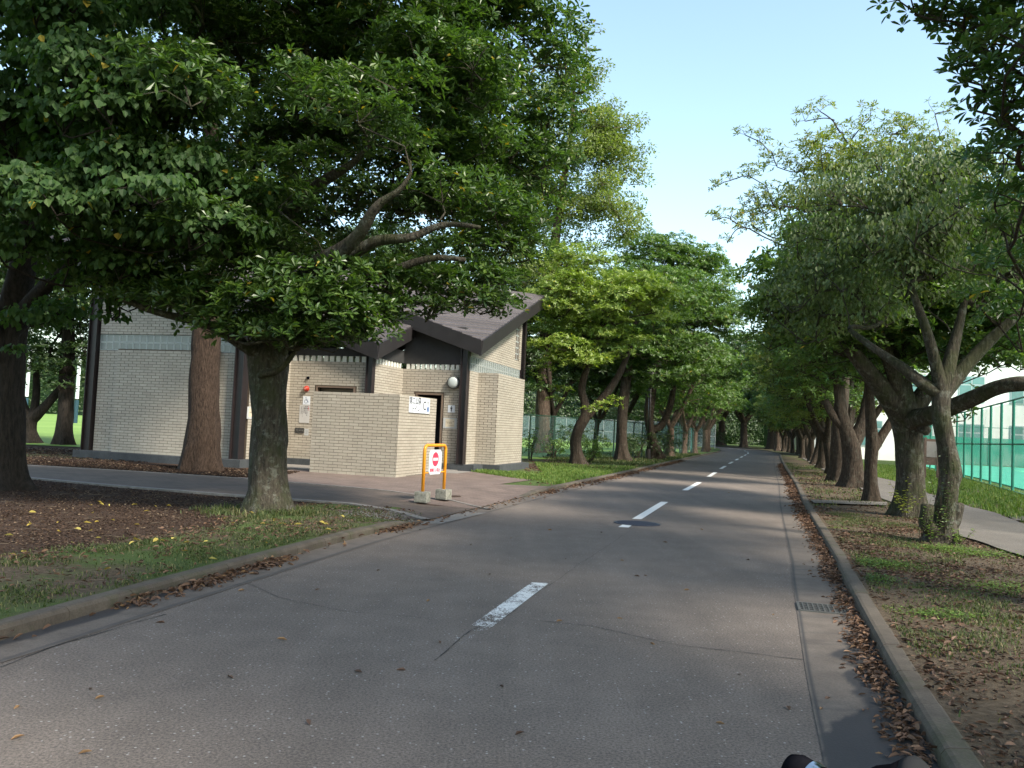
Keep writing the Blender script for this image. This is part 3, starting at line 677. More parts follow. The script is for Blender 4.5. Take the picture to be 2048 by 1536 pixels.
# ceiling that closes the rooms above the walls
# roofs: deck, fascias, shingle courses
def roof(k,ov=0):
    u0,v0,z0,S=ROOFS[k]; sl=.34
    A=np.array([u0,v0,z0]); Bp=np.array([u0,v0+S,z0+sl*S]); Cp=np.array([u0-S,v0,z0+sl*S]); D=np.array([u0-S,v0+S,z0+.02])
    t=np.array([0,0,.10]); V=np.stack([A,Bp,Cp,D,A-t,Bp-t,Cp-t,D-t])-np.array([0,0,.02])
    F4=[[0,1,5,4],[1,3,7,5],[3,2,6,7],[2,0,4,6]]; F3=[[0,2,1],[1,2,3],[4,5,6],[5,7,6]]
    r=mk('roof',V,[np.array(F4),np.array(F3)],SOFFIT,toilet)
    # fascias
    def fas(P,Q,nrm,h=.40,t=.05):
        P=np.array(P);Q=np.array(Q); n=np.array(nrm)*t; d=np.array([0,0,h]); e=np.array([0,0,.015])
        inw=-np.array(nrm)*.10
        V=np.stack([P+e,Q+e,Q+e+n,P+e+n,P-d+inw*.6,Q-d+inw*.6,Q-d+n+inw*.6,P-d+n+inw*.6])
        F=np.array([[0,1,2,3],[7,6,5,4],[0,4,5,1],[3,2,6,7],[0,3,7,4],[1,5,6,2]])
        mk('fascia',V,[F],FASCIA,r)
    fas(A,Bp,(1,0,0)); fas(Cp,A,(0,-1,0)); fas(Bp,D,(0,1,0),.25); fas(D,Cp,(-1,0,0),.25)
    # shingles: contour direction (-1,-1), up-slope direction (-1,1)
    nC=24; Hm=S/math.sqrt(2)
    for i in range(nC):
        d0=Hm*i/nC; d1=Hm*(i+1)/nC+.03
        if d1>Hm: d1=Hm
        def P(d,side,zz):   # point at diag distance d; half width = d
            wd=d*side; u=u0+(-d+ wd)/math.sqrt(2)*1.0; v=v0+(d+wd)/math.sqrt(2)
            return (u,v,z0+sl*math.sqrt(2)*d+zz)
        lo,hi=.048,.006
        V=np.array([P(d0,-1,lo),P(d0,1,lo),P(d1,1,hi),P(d1,-1,hi),P(d0,-1,0),P(d0,1,0),P(d1,1,0),P(d1,-1,0)])
        if i==0: V[0]=P(.02,-1,lo); V[1]=P(.02,1,lo); V[4]=P(.02,-1,0); V[5]=P(.02,1,0)
        F=np.array([[0,1,2,3],[7,6,5,4],[0,4,5,1],[3,2,6,7],[0,3,7,4],[1,5,6,2]])
        mk('shingle',V,[F],SHINGLE,r,attrs={'tint':np.full(8,rng.random())})
for k in 'RML': roof(k)
# door frames and doors
def frame(u0,u1,v,z1,w=.045):
    b=MB(); b.box(u0-w,u0,v-.03,v+.12,G0+.0,z1+w); b.box(u1,u1+w,v-.03,v+.12,G0+.0,z1+w); b.box(u0,u1,v-.03,v+.12,z1,z1+w); b.build('door_frame',FRAMEM,toilet)
frame(-3.40+.03,-2.30-.03,2.37,2.16); frame(-1.40+.03,-.62-.03,4.42,2.14)
b=MB(); b.box(-3.36,-2.33,2.50,2.54,G0,2.14); b.build('sliding_door',simple('dim door leaf',(.10,.085,.06),.5),toilet)
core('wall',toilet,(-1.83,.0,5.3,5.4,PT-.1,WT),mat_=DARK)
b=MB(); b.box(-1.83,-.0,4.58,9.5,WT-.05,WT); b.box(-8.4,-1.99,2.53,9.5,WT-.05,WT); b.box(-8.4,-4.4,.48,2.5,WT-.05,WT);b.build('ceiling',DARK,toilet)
# paving apron of pale concrete by the men's door
b=MB(); b.box(.03,.42,2.9,4.2,G0-.02,G0+.012); b.box(-1.75,.03,2.36,4.2,G0-.02,G0+.011); b.build('doorstep_slab',EDGE,toilet)

# ---- fittings and signs (things of their own), in building coordinates
def bthing(name,u,v,z,ang,**k):
    o=empty(name,b2w(u,v,z),BR+ang,**k); return o
def disc(r,n=28): 
    a=np.linspace(0,2*np.pi,n,endpoint=False); return [(r*math.cos(t),r*math.sin(t)) for t in a]
def lathe(prof,n=24):   # profile (r, y) around y axis (pointing -y = outwards)
    V=[];
    for (r,y) in prof:
        for t in np.linspace(0,2*np.pi,n,endpoint=False): V.append((r*math.cos(t),y,r*math.sin(t)))
    m=len(prof); i=np.arange(m-1)[:,None]*n; j=np.arange(n)[None]; j2=(j+1)%n
    q=np.stack([i+j,i+n+j,i+n+j2,i+j2],-1).reshape(-1,4)
    return np.array(V),[q,(np.arange(n)+(m-1)*n)[::-1][None]]
def bulkhead(u,v,z,ang,label):
    o=bthing('wall_lamp',u,v,z,ang,label=label,cat='wall lamp')
    V,F=lathe([(.165,0),(.18,-.02),(.18,-.09),(.168,-.10),(.15,-.098)]); mk('housing',V,F,LAMPF,o,smooth=False)
    V,F=lathe([(.150,-.096),(.146,-.115),(.11,-.135),(.05,-.146),(.004,-.148)]); mk('glass',V,F,LAMPG,o,smooth=True)
bulkhead(-.30,4.40,2.50,0,"round frosted bulkhead lamp above the men's pictogram")
bulkhead(-4.20,.75,2.52,math.pi/2,'round bulkhead lamp on the side wall half hidden by the mossy trunk')
def plate(o,w_,h_,m,t=.012,name='board',ch=0):
    b=MB()
    if ch: pts=[(-w_/2+ch,-h_/2),(w_/2-ch,-h_/2),(w_/2,-h_/2+ch),(w_/2,h_/2-ch),(w_/2-ch,h_/2),(-w_/2+ch,h_/2),(-w_/2,h_/2-ch),(-w_/2,-h_/2+ch)]
    else: pts=[(-w_/2,-h_/2),(w_/2,-h_/2),(w_/2,h_/2),(-w_/2,h_/2)]
    n=len(pts); V=np.array([(x,0,z) for x,z in pts]+[(x,-t,z) for x,z in pts]); q=np.array([[i,(i+1)%n,n+(i+1)%n,n+i] for i in range(n)])
    return mk(name,V,[q[:,::-1],np.arange(n)[::-1][None],(np.arange(n)+n)[None]],m,o)
def text(o,s,size,x,z,m,y=-.0135,name='lettering',ax='CENTER',sx=1.0,off=.0):
    c=bpy.data.curves.new(name,'FONT'); c.body=s; c.size=size; c.align_x=ax; c.align_y='CENTER'; c.extrude=.0006; c.offset=off
    c.materials.append(m); tt=bpy.data.objects.new('tmp',c); COL.objects.link(tt); me=bpy.data.meshes.new_from_object(tt,preserve_all_data_layers=False,depsgraph=bpy.context.evaluated_depsgraph_get()); bpy.data.objects.remove(tt); me.name=name
    t=bpy.data.objects.new(name,me); link(t,o); t.location=(x,y,z); t.rotation_euler=(math.pi/2,0,0); t.scale=(sx,1,1); return t
def flat(o,polys,m,name,y=-.0138):
    b=MB()
    for p in polys:
        n=len(p); V=np.array([(x,y,z) for x,z in p]); b.add(V,[np.arange(n)[None]])
    return b.build(name,m,o)
# toilet name board on the screen wall side
s=bthing('name_board',.004,1.20,1.76,math.pi/2,label='white board with black Japanese lettering and a large C on the screen wall',cat='sign')
plate(s,1.30,.37,WHITE)
text(s,'第二公園',.18,-.29,.085,INK,off=.002); text(s,'トイレ',.17,-.25,-.10,INK,off=.002); text(s,'C',.30,.30,-.01,INK,off=.002); text(s,'付',.13,.53,.06,INK); text(s,'備',.13,.53,-.09,BLUEINK,off=.004)
# men's pictogram
s=bthing('pictogram_sign',-.34,4.398,1.77,0,label="small white square sign with black standing man beside the dark doorway",cat='sign')
plate(s,.20,.20,WHITE,.008)
fig=[(0,.066)]
flat(s,[[(x*.014,z*.014+.068) for x,z in disc(1,14)],[(-.026,.048),(-.030,.0),(-.018,.0),(-.016,-.075),(-.002,-.075),(-.001,-.02),(.001,-.02),(.002,-.075),(.016,-.075),(.018,.0),(.030,.0),(.026,.048)][::-1]],INK,'pictogram',-.0095)
s=bthing('notice_board',-.36,4.398,1.375,0,label="grey framed notice with cream centre under the men's pictogram",cat='notice')
plate(s,.40,.29,GREYP,.01); flat(s,[[(-.13,-.10),(.13,-.10),(.13,.11),(-.13,.11)]],PAPER,'paper',-.0110)
text(s,'トイレットペーパー以外',.022,0,.045,INK,-.0125); text(s,'流さないで',.030,-.02,.005,INK,-.0125,off=.0015); text(s,'千葉市公園緑地事務所',.016,.04,-.065,INK,-.0125)
# wheelchair sign
s=bthing('accessible_sign',-3.67,2.348,1.80,0,label='white square sign with wheelchair symbol left of the accessible door',cat='sign')
plate(s,.21,.225,WHITE,.008)
def ringpoly(cx_,cz,r0,r1,a0,a1,n=18):
    a=np.linspace(a0,a1,n); return [[(cx_+r1*math.cos(a[i]),cz+r1*math.sin(a[i])),(cx_+r1*math.cos(a[i+1]),cz+r1*math.sin(a[i+1])),(cx_+r0*math.cos(a[i+1]),cz+r0*math.sin(a[i+1])),(cx_+r0*math.cos(a[i]),cz+r0*math.sin(a[i]))] for i in range(n-1)]
def barp(x0,z0,x1,z1,w_):
    d=np.array([x1-x0,z1-z0]); d/=np.linalg.norm(d); n=np.array([-d[1],d[0]])*w_/2
    return [(x0-n[0],z0-n[1]),(x1-n[0],z1-n[1]),(x1+n[0],z1+n[1]),(x0+n[0],z0+n[1])]
NAVY=simple('navy print',(.01,.04,.14),.5)
flat(s,ringpoly(-.012,-.028,.040,.051,rad(105),rad(400))+[barp(-.018,.062,-.010,.0,.012),barp(-.010,.03,.030,.03,.009),barp(-.010,.0,.035,.0,.011),barp(.033,.0,.052,-.048,.011),barp(.05,-.046,.068,-.040,.010),[(-.020+x*.011,.078+z*.011) for x,z in disc(1,12)]],NAVY,'wheelchair_symbol',-.0095)
s=bthing('rules_notice',-3.71,2.348,1.44,0,label='tall cream notice with vertical black and red lettering under the wheelchair sign',cat='notice')
plate(s,.30,.47,simple('pale grey notice',(.44,.43,.42),.5,var=.03),.008)
for i,(txt,m_) in enumerate((('お願い',REDINK),('車椅子の方が',INK),('利用します',INK),('ご協力を',INK),('きれいに使いましょう',INK),('公園管理事務所',INK))):
    for j,ch in enumerate(txt): text(s,ch,.034 if i<4 else .02,.115-i*.042,.19-j*(.046 if i<4 else .03),m_,-.0095,off=.0005)
s=bthing('alarm_lamp',-3.69,2.35,2.11,0,label='round red emergency alarm lamp above the wheelchair sign',cat='alarm lamp')
V,F=lathe([(.078,0),(.078,-.02),(.066,-.03),(.062,-.07),(.04,-.09),(.004,-.095)]); mk('lens',V,F,RED,s,smooth=True)
V,F=lathe([(.028,-.088),(.026,-.10),(.004,-.102)]); mk('cap',V,F,simple('pale red plastic',(.45,.18,.14),.4),s)
s=bthing('wall_sensor',-3.66,2.35,2.40,0,label='tiny black dome sensor above the red alarm lamp',cat='sensor')
V,F=lathe([(.04,0),(.04,-.02),(.03,-.05),(.004,-.06)]); mk('dome',V,F,RUBBER,s,smooth=True)
s=bthing('door_control_panel',-3.83,2.348,1.0,0,label='dark metal control panel with two round buttons left of the accessible door',cat='control panel')
plate(s,.26,.14,simple('dark panel metal',(.04,.04,.04),.35),.012,'panel')
for xx in (-.07,.02,.09):
    V,F=lathe([(.022,-.012),(.022,-.022),(.004,-.024)]); V[:,0]+=xx; mk('button',V,F,LAMPF,s)
s=bthing('small_notice',-3.62,2.348,.965,0,label='small white paper notice beside the dark control panel',cat='notice')
plate(s,.12,.17,GREYP,.004); flat(s,[barp(-.03,.05-k*.022,.035,.05-k*.022,.004) for k in range(5)],INK,'print',-.0048)
s=bthing('ladies_sign',-4.208,.62,1.79,math.pi/2,label='white square sign with red figure beside the mossy trunk',cat='sign')
plate(s,.21,.21,WHITE,.008); flat(s,[[(x*.014,z*.014+.068) for x,z in disc(1,14)],[(-.02,.048),(-.045,-.025),(-.018,-.025),(-.016,-.075),(.016,-.075),(.018,-.025),(.045,-.025),(.02,.048)][::-1]],PINKINK,'pictogram',-.0095)
s=bthing('notice_board',-4.208,.64,1.40,math.pi/2,label='grey framed notice on the side wall left of the mossy trunk',cat='notice')
plate(s,.40,.30,GREYP,.01); flat(s,[[(-.13,-.10),(.13,-.10),(.13,.11),(-.13,.11)]],PAPER,'paper',-.0110); text(s,'流さないで',.030,-.02,.01,INK,-.0125)

# ---- orange no-entry barrier on two concrete blocks
pa=np.array([-1.34,13.70]); pb=np.array([-1.06,14.42]); dv=pb-pa; Lb=float(np.hypot(*dv)); an=math.atan2(dv[1],dv[0])
bar=empty('barrier_sign',(pa[0],pa[1],GZ),an,label='orange tubular barrier with white no entry plate at the driveway',cat='barrier')
b=MB(); zt=.90; rr=.09
pts=[(0,0,.12),(0,0,zt-rr)]+[(rr-rr*math.cos(t),0,zt-rr+rr*math.sin(t)) for t in np.linspace(0,math.pi/2,7)[1:]]+[(Lb-rr+rr*math.sin(t),0,zt-rr+rr*math.cos(t)) for t in np.linspace(0,math.pi/2,7)]+[(Lb,0,.12)]
b.tube(pts,.027,12); b.build('tube_frame',ORANGE,bar,smooth=True)
b=MB(); b.tube([(0,0,.46),(Lb,0,.46)],.012,8); b.build('cross_rail',ORANGE,bar)
pl_=empty('sign_plate',(Lb/2-.02,-.015,.63)); pl_.parent=bar
plate(pl_,.46,.40,WHITE,.004,'board',.05)
flat(pl_,[[(x*.115,z*.115+.045) for x,z in disc(1,32)]],PINKINK,'red_disc',-.0055)
flat(pl_,[[(-.09,.022),(.09,.022),(.09,.068),(-.09,.068)]],WHITE,'white_bar',-.0065)
text(pl_,'車両進入禁止',.062,0,-.135,PINKINK,-.0055,off=.002)
for i,(q,lb) in enumerate(((pa,'weathered concrete block under the near leg of the orange barrier'),(pb,'weathered concrete block under the far leg of the orange barrier'))):
    r=np.random.default_rng(i+3); n=7; g=np.linspace(-1,1,n); V=[];idx={}
    bm_=[]; 
    F=[]
    def addface(fn):
        base=len(V)
        for a_ in g:
            for b_2 in g: V.append(fn(a_,b_2))
        k=np.arange(n-1)[:,None]*n+np.arange(n-1)[None]; F.append(np.stack([k+base,k+base+n,k+base+n+1,k+base+1],-1).reshape(-1,4))
    for fn in (lambda a,b:(a,b,1),lambda a,b:(-a,b,-1),lambda a,b:(1,-a,b),lambda a,b:(-1,a,b),lambda a,b:(a,1,b),lambda a,b:(-a,-1,b)): addface(fn)
    V=np.array(V,float); nrm=np.abs(V).copy(); V*= (1-.035*((nrm[:,[1,2,0]]>.99)&(nrm>.99)).any(1)[:,None])
    V+= .035*np.stack([vnoise(V[:,0]*3+V[:,2],V[:,1]*3+V[:,2]*2+9*i,1,s_)-.5 for s_ in (1,2,3)],1)
    V[:,0]*=.10;V[:,1]*=.105;V[:,2]=(V[:,2]+1)*.085
    o=mk('concrete_block',V,F,BLOCK); o.location=(q[0],q[1],GZ); o.rotation_euler=(0,0,an+.12-.2*i); tag(o,lb,'concrete block')
# ------------------------------------------------------------------ trees
class Leaves:
    """collects leaf polygons (two quads folded along the midrib, or one quad)"""
    def __init__(s, simple_=False): s.V=[]; s.F=[]; s.T=[]; s.n=0; s.simple=simple_
    def add(s, P, D, Nn, L, W, tint, shape=(.35,.9,.72,.75), fold=.18, curl=.12):
        """P base points, D along, Nn normal, L length, W width; shape = (t1,w1,t2,w2)"""
        n=len(P); D=D/np.linalg.norm(D,axis=1)[:,None]; S=np.cross(D,Nn); S/=np.linalg.norm(S,axis=1)[:,None]+1e-9; Nn=np.cross(S,D)
        L=np.broadcast_to(L,n)[:,None]; W=np.broadcast_to(W,n)[:,None]*.5; t1,w1,t2,w2=shape
        tip=P+D*L-Nn*L*curl
        if s.simple:
            a=P+D*L*.5+S*W; b=P+D*L*.5-S*W; V=np.stack([P,a,tip,b],1).reshape(-1,3); k=np.arange(n)[:,None]*4
            F=k+np.array([[0,1,2,3]]); s.T.append(np.repeat(tint,4)); m=4
        else:
            up=Nn*W*fold*2
            l1=P+D*L*t1+S*W*w1+up; l2=P+D*L*t2+S*W*w2+up*.7-Nn*L*curl*.4; r1=P+D*L*t1-S*W*w1+up; r2=P+D*L*t2-S*W*w2+up*.7-Nn*L*curl*.4
            V=np.stack([P,l1,l2,tip,r2,r1],1).reshape(-1,3); k=np.arange(n)[:,None]*6
            F=np.concatenate([k+np.array([[0,1,2,3]]),k+np.array([[0,3,4,5]])]); s.T.append(np.repeat(tint,6)); m=6
        s.V.append(V.astype(np.float32)); s.F.append((F+s.n).astype(np.int32)); s.n+=n*m
    def build(s,name,mat_,parent=None,origin=(0,0,0)):
        V=np.concatenate(s.V)-np.array(origin,np.float32)
        return mk(name,V,[np.concatenate(s.F)],mat_,parent,attrs={'tint':np.concatenate(s.T)})
def unit(v): return v/(np.linalg.norm(v,axis=-1,keepdims=True)+1e-9)
def pad_points(r,c,rh,rv,n,low=-.35):
    """points in a flattened pad, biased to its upper shell"""
    d=unit(r.normal(size=(n,3))); d[:,2]=np.where(d[:,2]<low,-d[:,2]*.8,d[:,2]); q=r.random(n)**.5*.55+.45
    wob=1+.25*np.sin(d[:,0]*5+c[0]*3)*np.cos(d[:,1]*4+c[1]*2)
    P=np.array(c)+d*q[:,None]*np.array([rh,rh,rv])*wob[:,None]; return P,d
def rosettes(LV,r,P,d,k,L,W,tb=.0,tv=.35,droop=0.0,shape=(.40,.62,.74,1.0),upb=.75,spread=(.15,.75)):
    n=len(P); ax=unit(d*.55+np.array([0,0,upb])+r.normal(0,.35,(n,3)))
    a=unit(np.cross(ax,r.normal(size=(n,3)))); b=np.cross(ax,a)
    base=r.random(n)*tv+tb
    for i in range(k):
        ph=2*np.pi*i/k+r.random(n)*.7; el=r.uniform(spread[0],spread[1],n)-droop
        rad_=np.cos(ph)[:,None]*a+np.sin(ph)[:,None]*b
        D=rad_*np.cos(el)[:,None]+ax*np.sin(el)[:,None]; Nn=unit(ax*np.cos(el)[:,None]-rad_*np.sin(el)[:,None]+r.normal(0,.18,(n,3)))
        t=np.clip(base+r.random(n)*.5,0,.985); yl=r.random(n)<.006; t=np.where(yl,1.0,t)
        LV.add(P+D*.01,D,Nn,L*r.uniform(.5,1.25,n),W*r.uniform(.65,1.2,n),t,shape)
def hanging(LV,r,P,d,L,W,tb=0,tv=.4,shape=(.28,1.0,.62,.72),down=.9,side=.6):
    n=len(P); o=unit(d*np.array([1,1,.2])+r.normal(0,.5,(n,3))); D=unit(o*side+np.array([0,0,-down])+r.normal(0,.3,(n,3))); Nn=unit(o+np.array([0,0,.5])+r.normal(0,.35,(n,3)))
    t=np.clip(tb+r.random(n)*tv+r.random(n)*.45,0,.985); t=np.where(r.random(n)<.006,1.0,t)
    LV.add(P,D,Nn,L*r.uniform(.7,1.15,n),W*r.uniform(.8,1.15,n),t,shape,fold=.10,curl=.10)
class Skel:
    """branch skeleton: nodes with parents, radii from a pipe model"""
    def __init__(s,pts,radii):
        s.P=[np.array(p,float) for p in pts]; s.par=[-1]+list(range(len(pts)-1)); s.minr=list(radii); s.chains=[list(range(len(pts)))]; s.fixed=len(pts)
    def add_limb(s,start,pts,radii):
        base=len(s.P); ch=[start]
        for i,p in enumerate(pts): s.P.append(np.array(p,float)); s.par.append(ch[-1]); s.minr.append(radii[i]); ch.append(base+i)
        s.chains.append(ch); return ch[-1]
    def grow(s,r,targets,first=1,tip=.010,wig=.10,sag=.0,minstart=0):
        order=np.argsort([np.linalg.norm(t-s.P[s.fixed-1]) for t in targets])
        for oi in order:
            t=np.array(targets[oi],float); Q=np.array(s.P[first:]); dv=t-Q; dist=np.linalg.norm(dv,axis=1)
            pen=dist+np.clip(-dv[:,2],0,None)*.8+np.clip(.5-dv[:,2]/ (dist+1e-6),0,None)*.15*dist
            j=int(np.argmin(pen))+first; a=s.P[j]; L=np.linalg.norm(t-a); k=max(2,int(L/.35))
            k=min(k,9)
            pj=s.par[j]; dir0=unit(a-s.P[pj]) if pj>=0 else np.array([0,0,1.]); cur=a; ch=[j]
            ctrl=a+dir0*L*.35+np.array([0,0,-sag*L])
            for i in range(1,k+1):
                u=i/k; p=(1-u)**2*a+2*(1-u)*u*ctrl+u*u*t
                if i<k: p=p+r.normal(0,wig*L/k,3)
                s.P.append(p); s.par.append(ch[-1]); s.minr.append(tip); ch.append(len(s.P)-1)
            s.chains.append(ch)
    def mesh(s,ex=2.3,sides=8,origin=(0,0,0),taper=1.0,jit=.0,r=None,flr=0,nr=5):
        n=len(s.P); acc=np.zeros(n)
        kids=[[] for _ in range(n)]
        for i,p in enumerate(s.par):
            if p>=0: kids[p].append(i)
        R=np.zeros(n)
        for i in range(n-1,-1,-1):
            tot=sum(R[k]**ex for k in kids[i])
            R[i]=max((tot)**(1/ex) if tot>0 else 0, s.minr[i])
            if i<s.fixed: R[i]=s.minr[i]
        s.R=R; V=[];F4=[];nn=0
        for ci,ch in enumerate(s.chains):
            P=np.array([s.P[i] for i in ch]); rr=R[ch].copy()
            if ci>0: rr[0]=min(rr[0],rr[1]*1.25)
            sd=sides*3 if ci==0 else (sides if rr.max()>.03 else 5)
            if ci==0 or rr.max()>.018:   # refine thick ones
                m=len(P); tt=np.linspace(0,m-1,(m-1)*4+1); P2=np.stack([np.interp(tt,np.arange(m),P[:,k]) for k in range(3)],1)
                for _ in range(6 if ci else 3): P2[1:-1]=.25*P2[:-2]+.5*P2[1:-1]+.25*P2[2:]
                r2=np.interp(tt,np.arange(m),rr); P,rr=P2,r2
            if ci>0 and not kids[ch[-1]]:
                dT=unit(P[-1]-P[-2]); P=np.concatenate([P,(P[-1]+dT*rr[-1]*.25)[None],(P[-1]+dT*rr[-1]*.32)[None]]); rr=np.r_[rr,rr[-1]*.72,rr[-1]*.03]
            jt=None
            if r is not None and ci==0:
                pass
            if r is not None and rr.max()>.05 and jit>0:
                a=np.linspace(0,2*np.pi,sd,endpoint=False); zz=np.cumsum(np.r_[0,np.linalg.norm(np.diff(P,axis=0),axis=1)])
                jt=[1+jit*(np.sin(a*2+zz[i]*1.3+ci)*.5+np.sin(a*3-zz[i]*2.1+1.3*ci)*.5+(vnoise(np.cos(a)*2+ci*7,np.sin(a)*2+zz[i]*4,1,ci)-.5)*1.2) for i in range(len(P))]
                if ci==0 and flr>0:
                    z0=P[0][2]; r0=rr[min(4,len(rr)-1)]
                    jt=[jt[i]+flr*math.exp(-max(P[i][2]-z0,0)/(1.5*r0))*(.45+.55*np.cos(nr*a+1.1)+.25*np.cos((nr+2)*a)) for i in range(len(P))]
            v,f=tubeVF(P,rr,sd,True,jt); 
            V.append(v); F4.append(f[0]+nn); nn+=len(v)
        return np.concatenate(V)-np.array(origin),[np.concatenate(F4)]
def flare(pts,r0,roots=1.6):
    return pts
def roots(V_owner,base,r0,r,mat_,parent,n=5,L=.6):
    b=MB()
    for i in range(n):
        a=2*np.pi*(i+r.random()*.5)/n; d=np.array([math.cos(a),math.sin(a),0]); l=L*r.uniform(.7,1.2)
        pts=[d*r0*.35+np.array([0,0,r0*1.1]),d*r0*.85+np.array([0,0,r0*.45]),d*(r0+l*.45)+np.array([0,0,.06]),d*(r0+l)+np.array([0,0,-.06])]
        b.tube(pts,[r0*.42,r0*.36,r0*.22,r0*.06],8,False)
    o=b.build('root_flare',mat_,parent,smooth=True); return o
def fill(r,masses,n,rh=(.5,.9),flat_=.42,upper=0.0):
    """pads inside ellipsoid masses (centre, radii)"""
    vol=np.array([m[1][0]*m[1][1]*m[1][2] for m in masses])**.75; vol/=vol.sum(); pads=[]
    for mi,(c,R) in enumerate(masses):
        k=max(1,int(round(n*vol[mi])))
        for _ in range(k):
            d=unit(r.normal(size=3)); d[2]=abs(d[2]) if r.random()<upper else d[2]; q=r.random()**.42
            p=np.array(c)+d*q*np.array(R)*.92; h=r.uniform(*rh); pads.append((p,h,h*flat_*r.uniform(.8,1.3)))
    return pads
def make_tree(name,label,cat,trunk,masses,npads,mat_leaf,mat_bark,leaf,per_m2=60,rh=(.5,.9),flat_=.42,seed=1,limbs=(),style='ros',k=6,simple_=False,group=None,twigs=True,upper=0.3,extra_pads=(),ex=2.3,tip=.010,rootL=.5,tb=0.,sides=8,wig=.10,cull=None,first=2,sag=0.0,low=-.35,jit=.10,nroots=5,padfix=None,droop=0.0):
    """trunk: list of (x,y,z,r)"""
    r=np.random.default_rng(seed); base=np.array(trunk[0][:3]); base[2]=GZ if base[2]<.5 else base[2]
    t=empty(name,tuple(base)); tag(t,label,cat,group)
    sk=Skel([q[:3] for q in trunk],[q[3] for q in trunk])
    for lb in limbs: sk.add_limb(lb[0],[q[:3] for q in lb[1]],[q[3] for q in lb[1]])
    pads=[p for p in (fill(r,masses,npads,rh,flat_,upper) if masses else []) if cull is None or cull(p[0])]+list(extra_pads)
    sk.grow(r,[p[0]-np.array([0,0,p[2]*.5]) for p in pads],first=first,tip=tip,wig=wig,sag=sag)
    V,F=sk.mesh(ex,sides,base,jit=jit,r=r,flr=rootL,nr=nroots)
    tr=mk('trunk',V,F,mat_bark,t,smooth=True)
    LV=Leaves(simple_); L,W=leaf
    TW=MB(); anyt=False
    for (c,h,v) in pads:
        n=max(4,int(per_m2*h*h*3.1)); P,d=pad_points(r,c,h,v,n,low)
        if style=='ros': rosettes(LV,r,P,d,k,L,W,tb=tb,droop=droop)
        elif style=='hang': hanging(LV,r,P,d,L,W,tb=tb)
        elif style=='mix': 
            hanging(LV,r,P,d,L,W,tb=tb,down=.25,side=1.0,shape=(.35,.9,.7,.7))
        if twigs:
            for q in P[:max(3,int(5*h))]:
                m_=(c+q)/2+r.normal(0,.04,3); TW.tube([np.array(c)-[0,0,v*.4],m_,q],[.010,.007,.003],3,False); anyt=True
    cr=LV.build('crown',mat_leaf,t,base)
    if anyt: 
        V=np.concatenate(TW.V)-base; o=mk('twig',V,[np.concatenate(x) for x in TW.F.values()],mat_bark,t); o['kind']='stuff'
    return t
def copy_tree(t,loc,rz,s,label,group=None,cat=None):
    c=t.copy(); COL.objects.link(c); c.location=loc; c.rotation_euler=(0,0,rz); c.scale=(s,s,s) if np.isscalar(s) else s; c['label']=label
    if group: c['group']=group
    for ch in list(t.children):
        d=ch.copy(); COL.objects.link(d); d.parent=c
    return c
def A(px,py,Y): return at(px,py,Y)
def mass(px,py,Y,rx,ry,rz): return (A(px,py,Y),(rx,ry,rz))
def tp(px,py,Y,r): p=A(px,py,Y); return (p[0],p[1],p[2],r)
GP='evergreens around the toilet block'
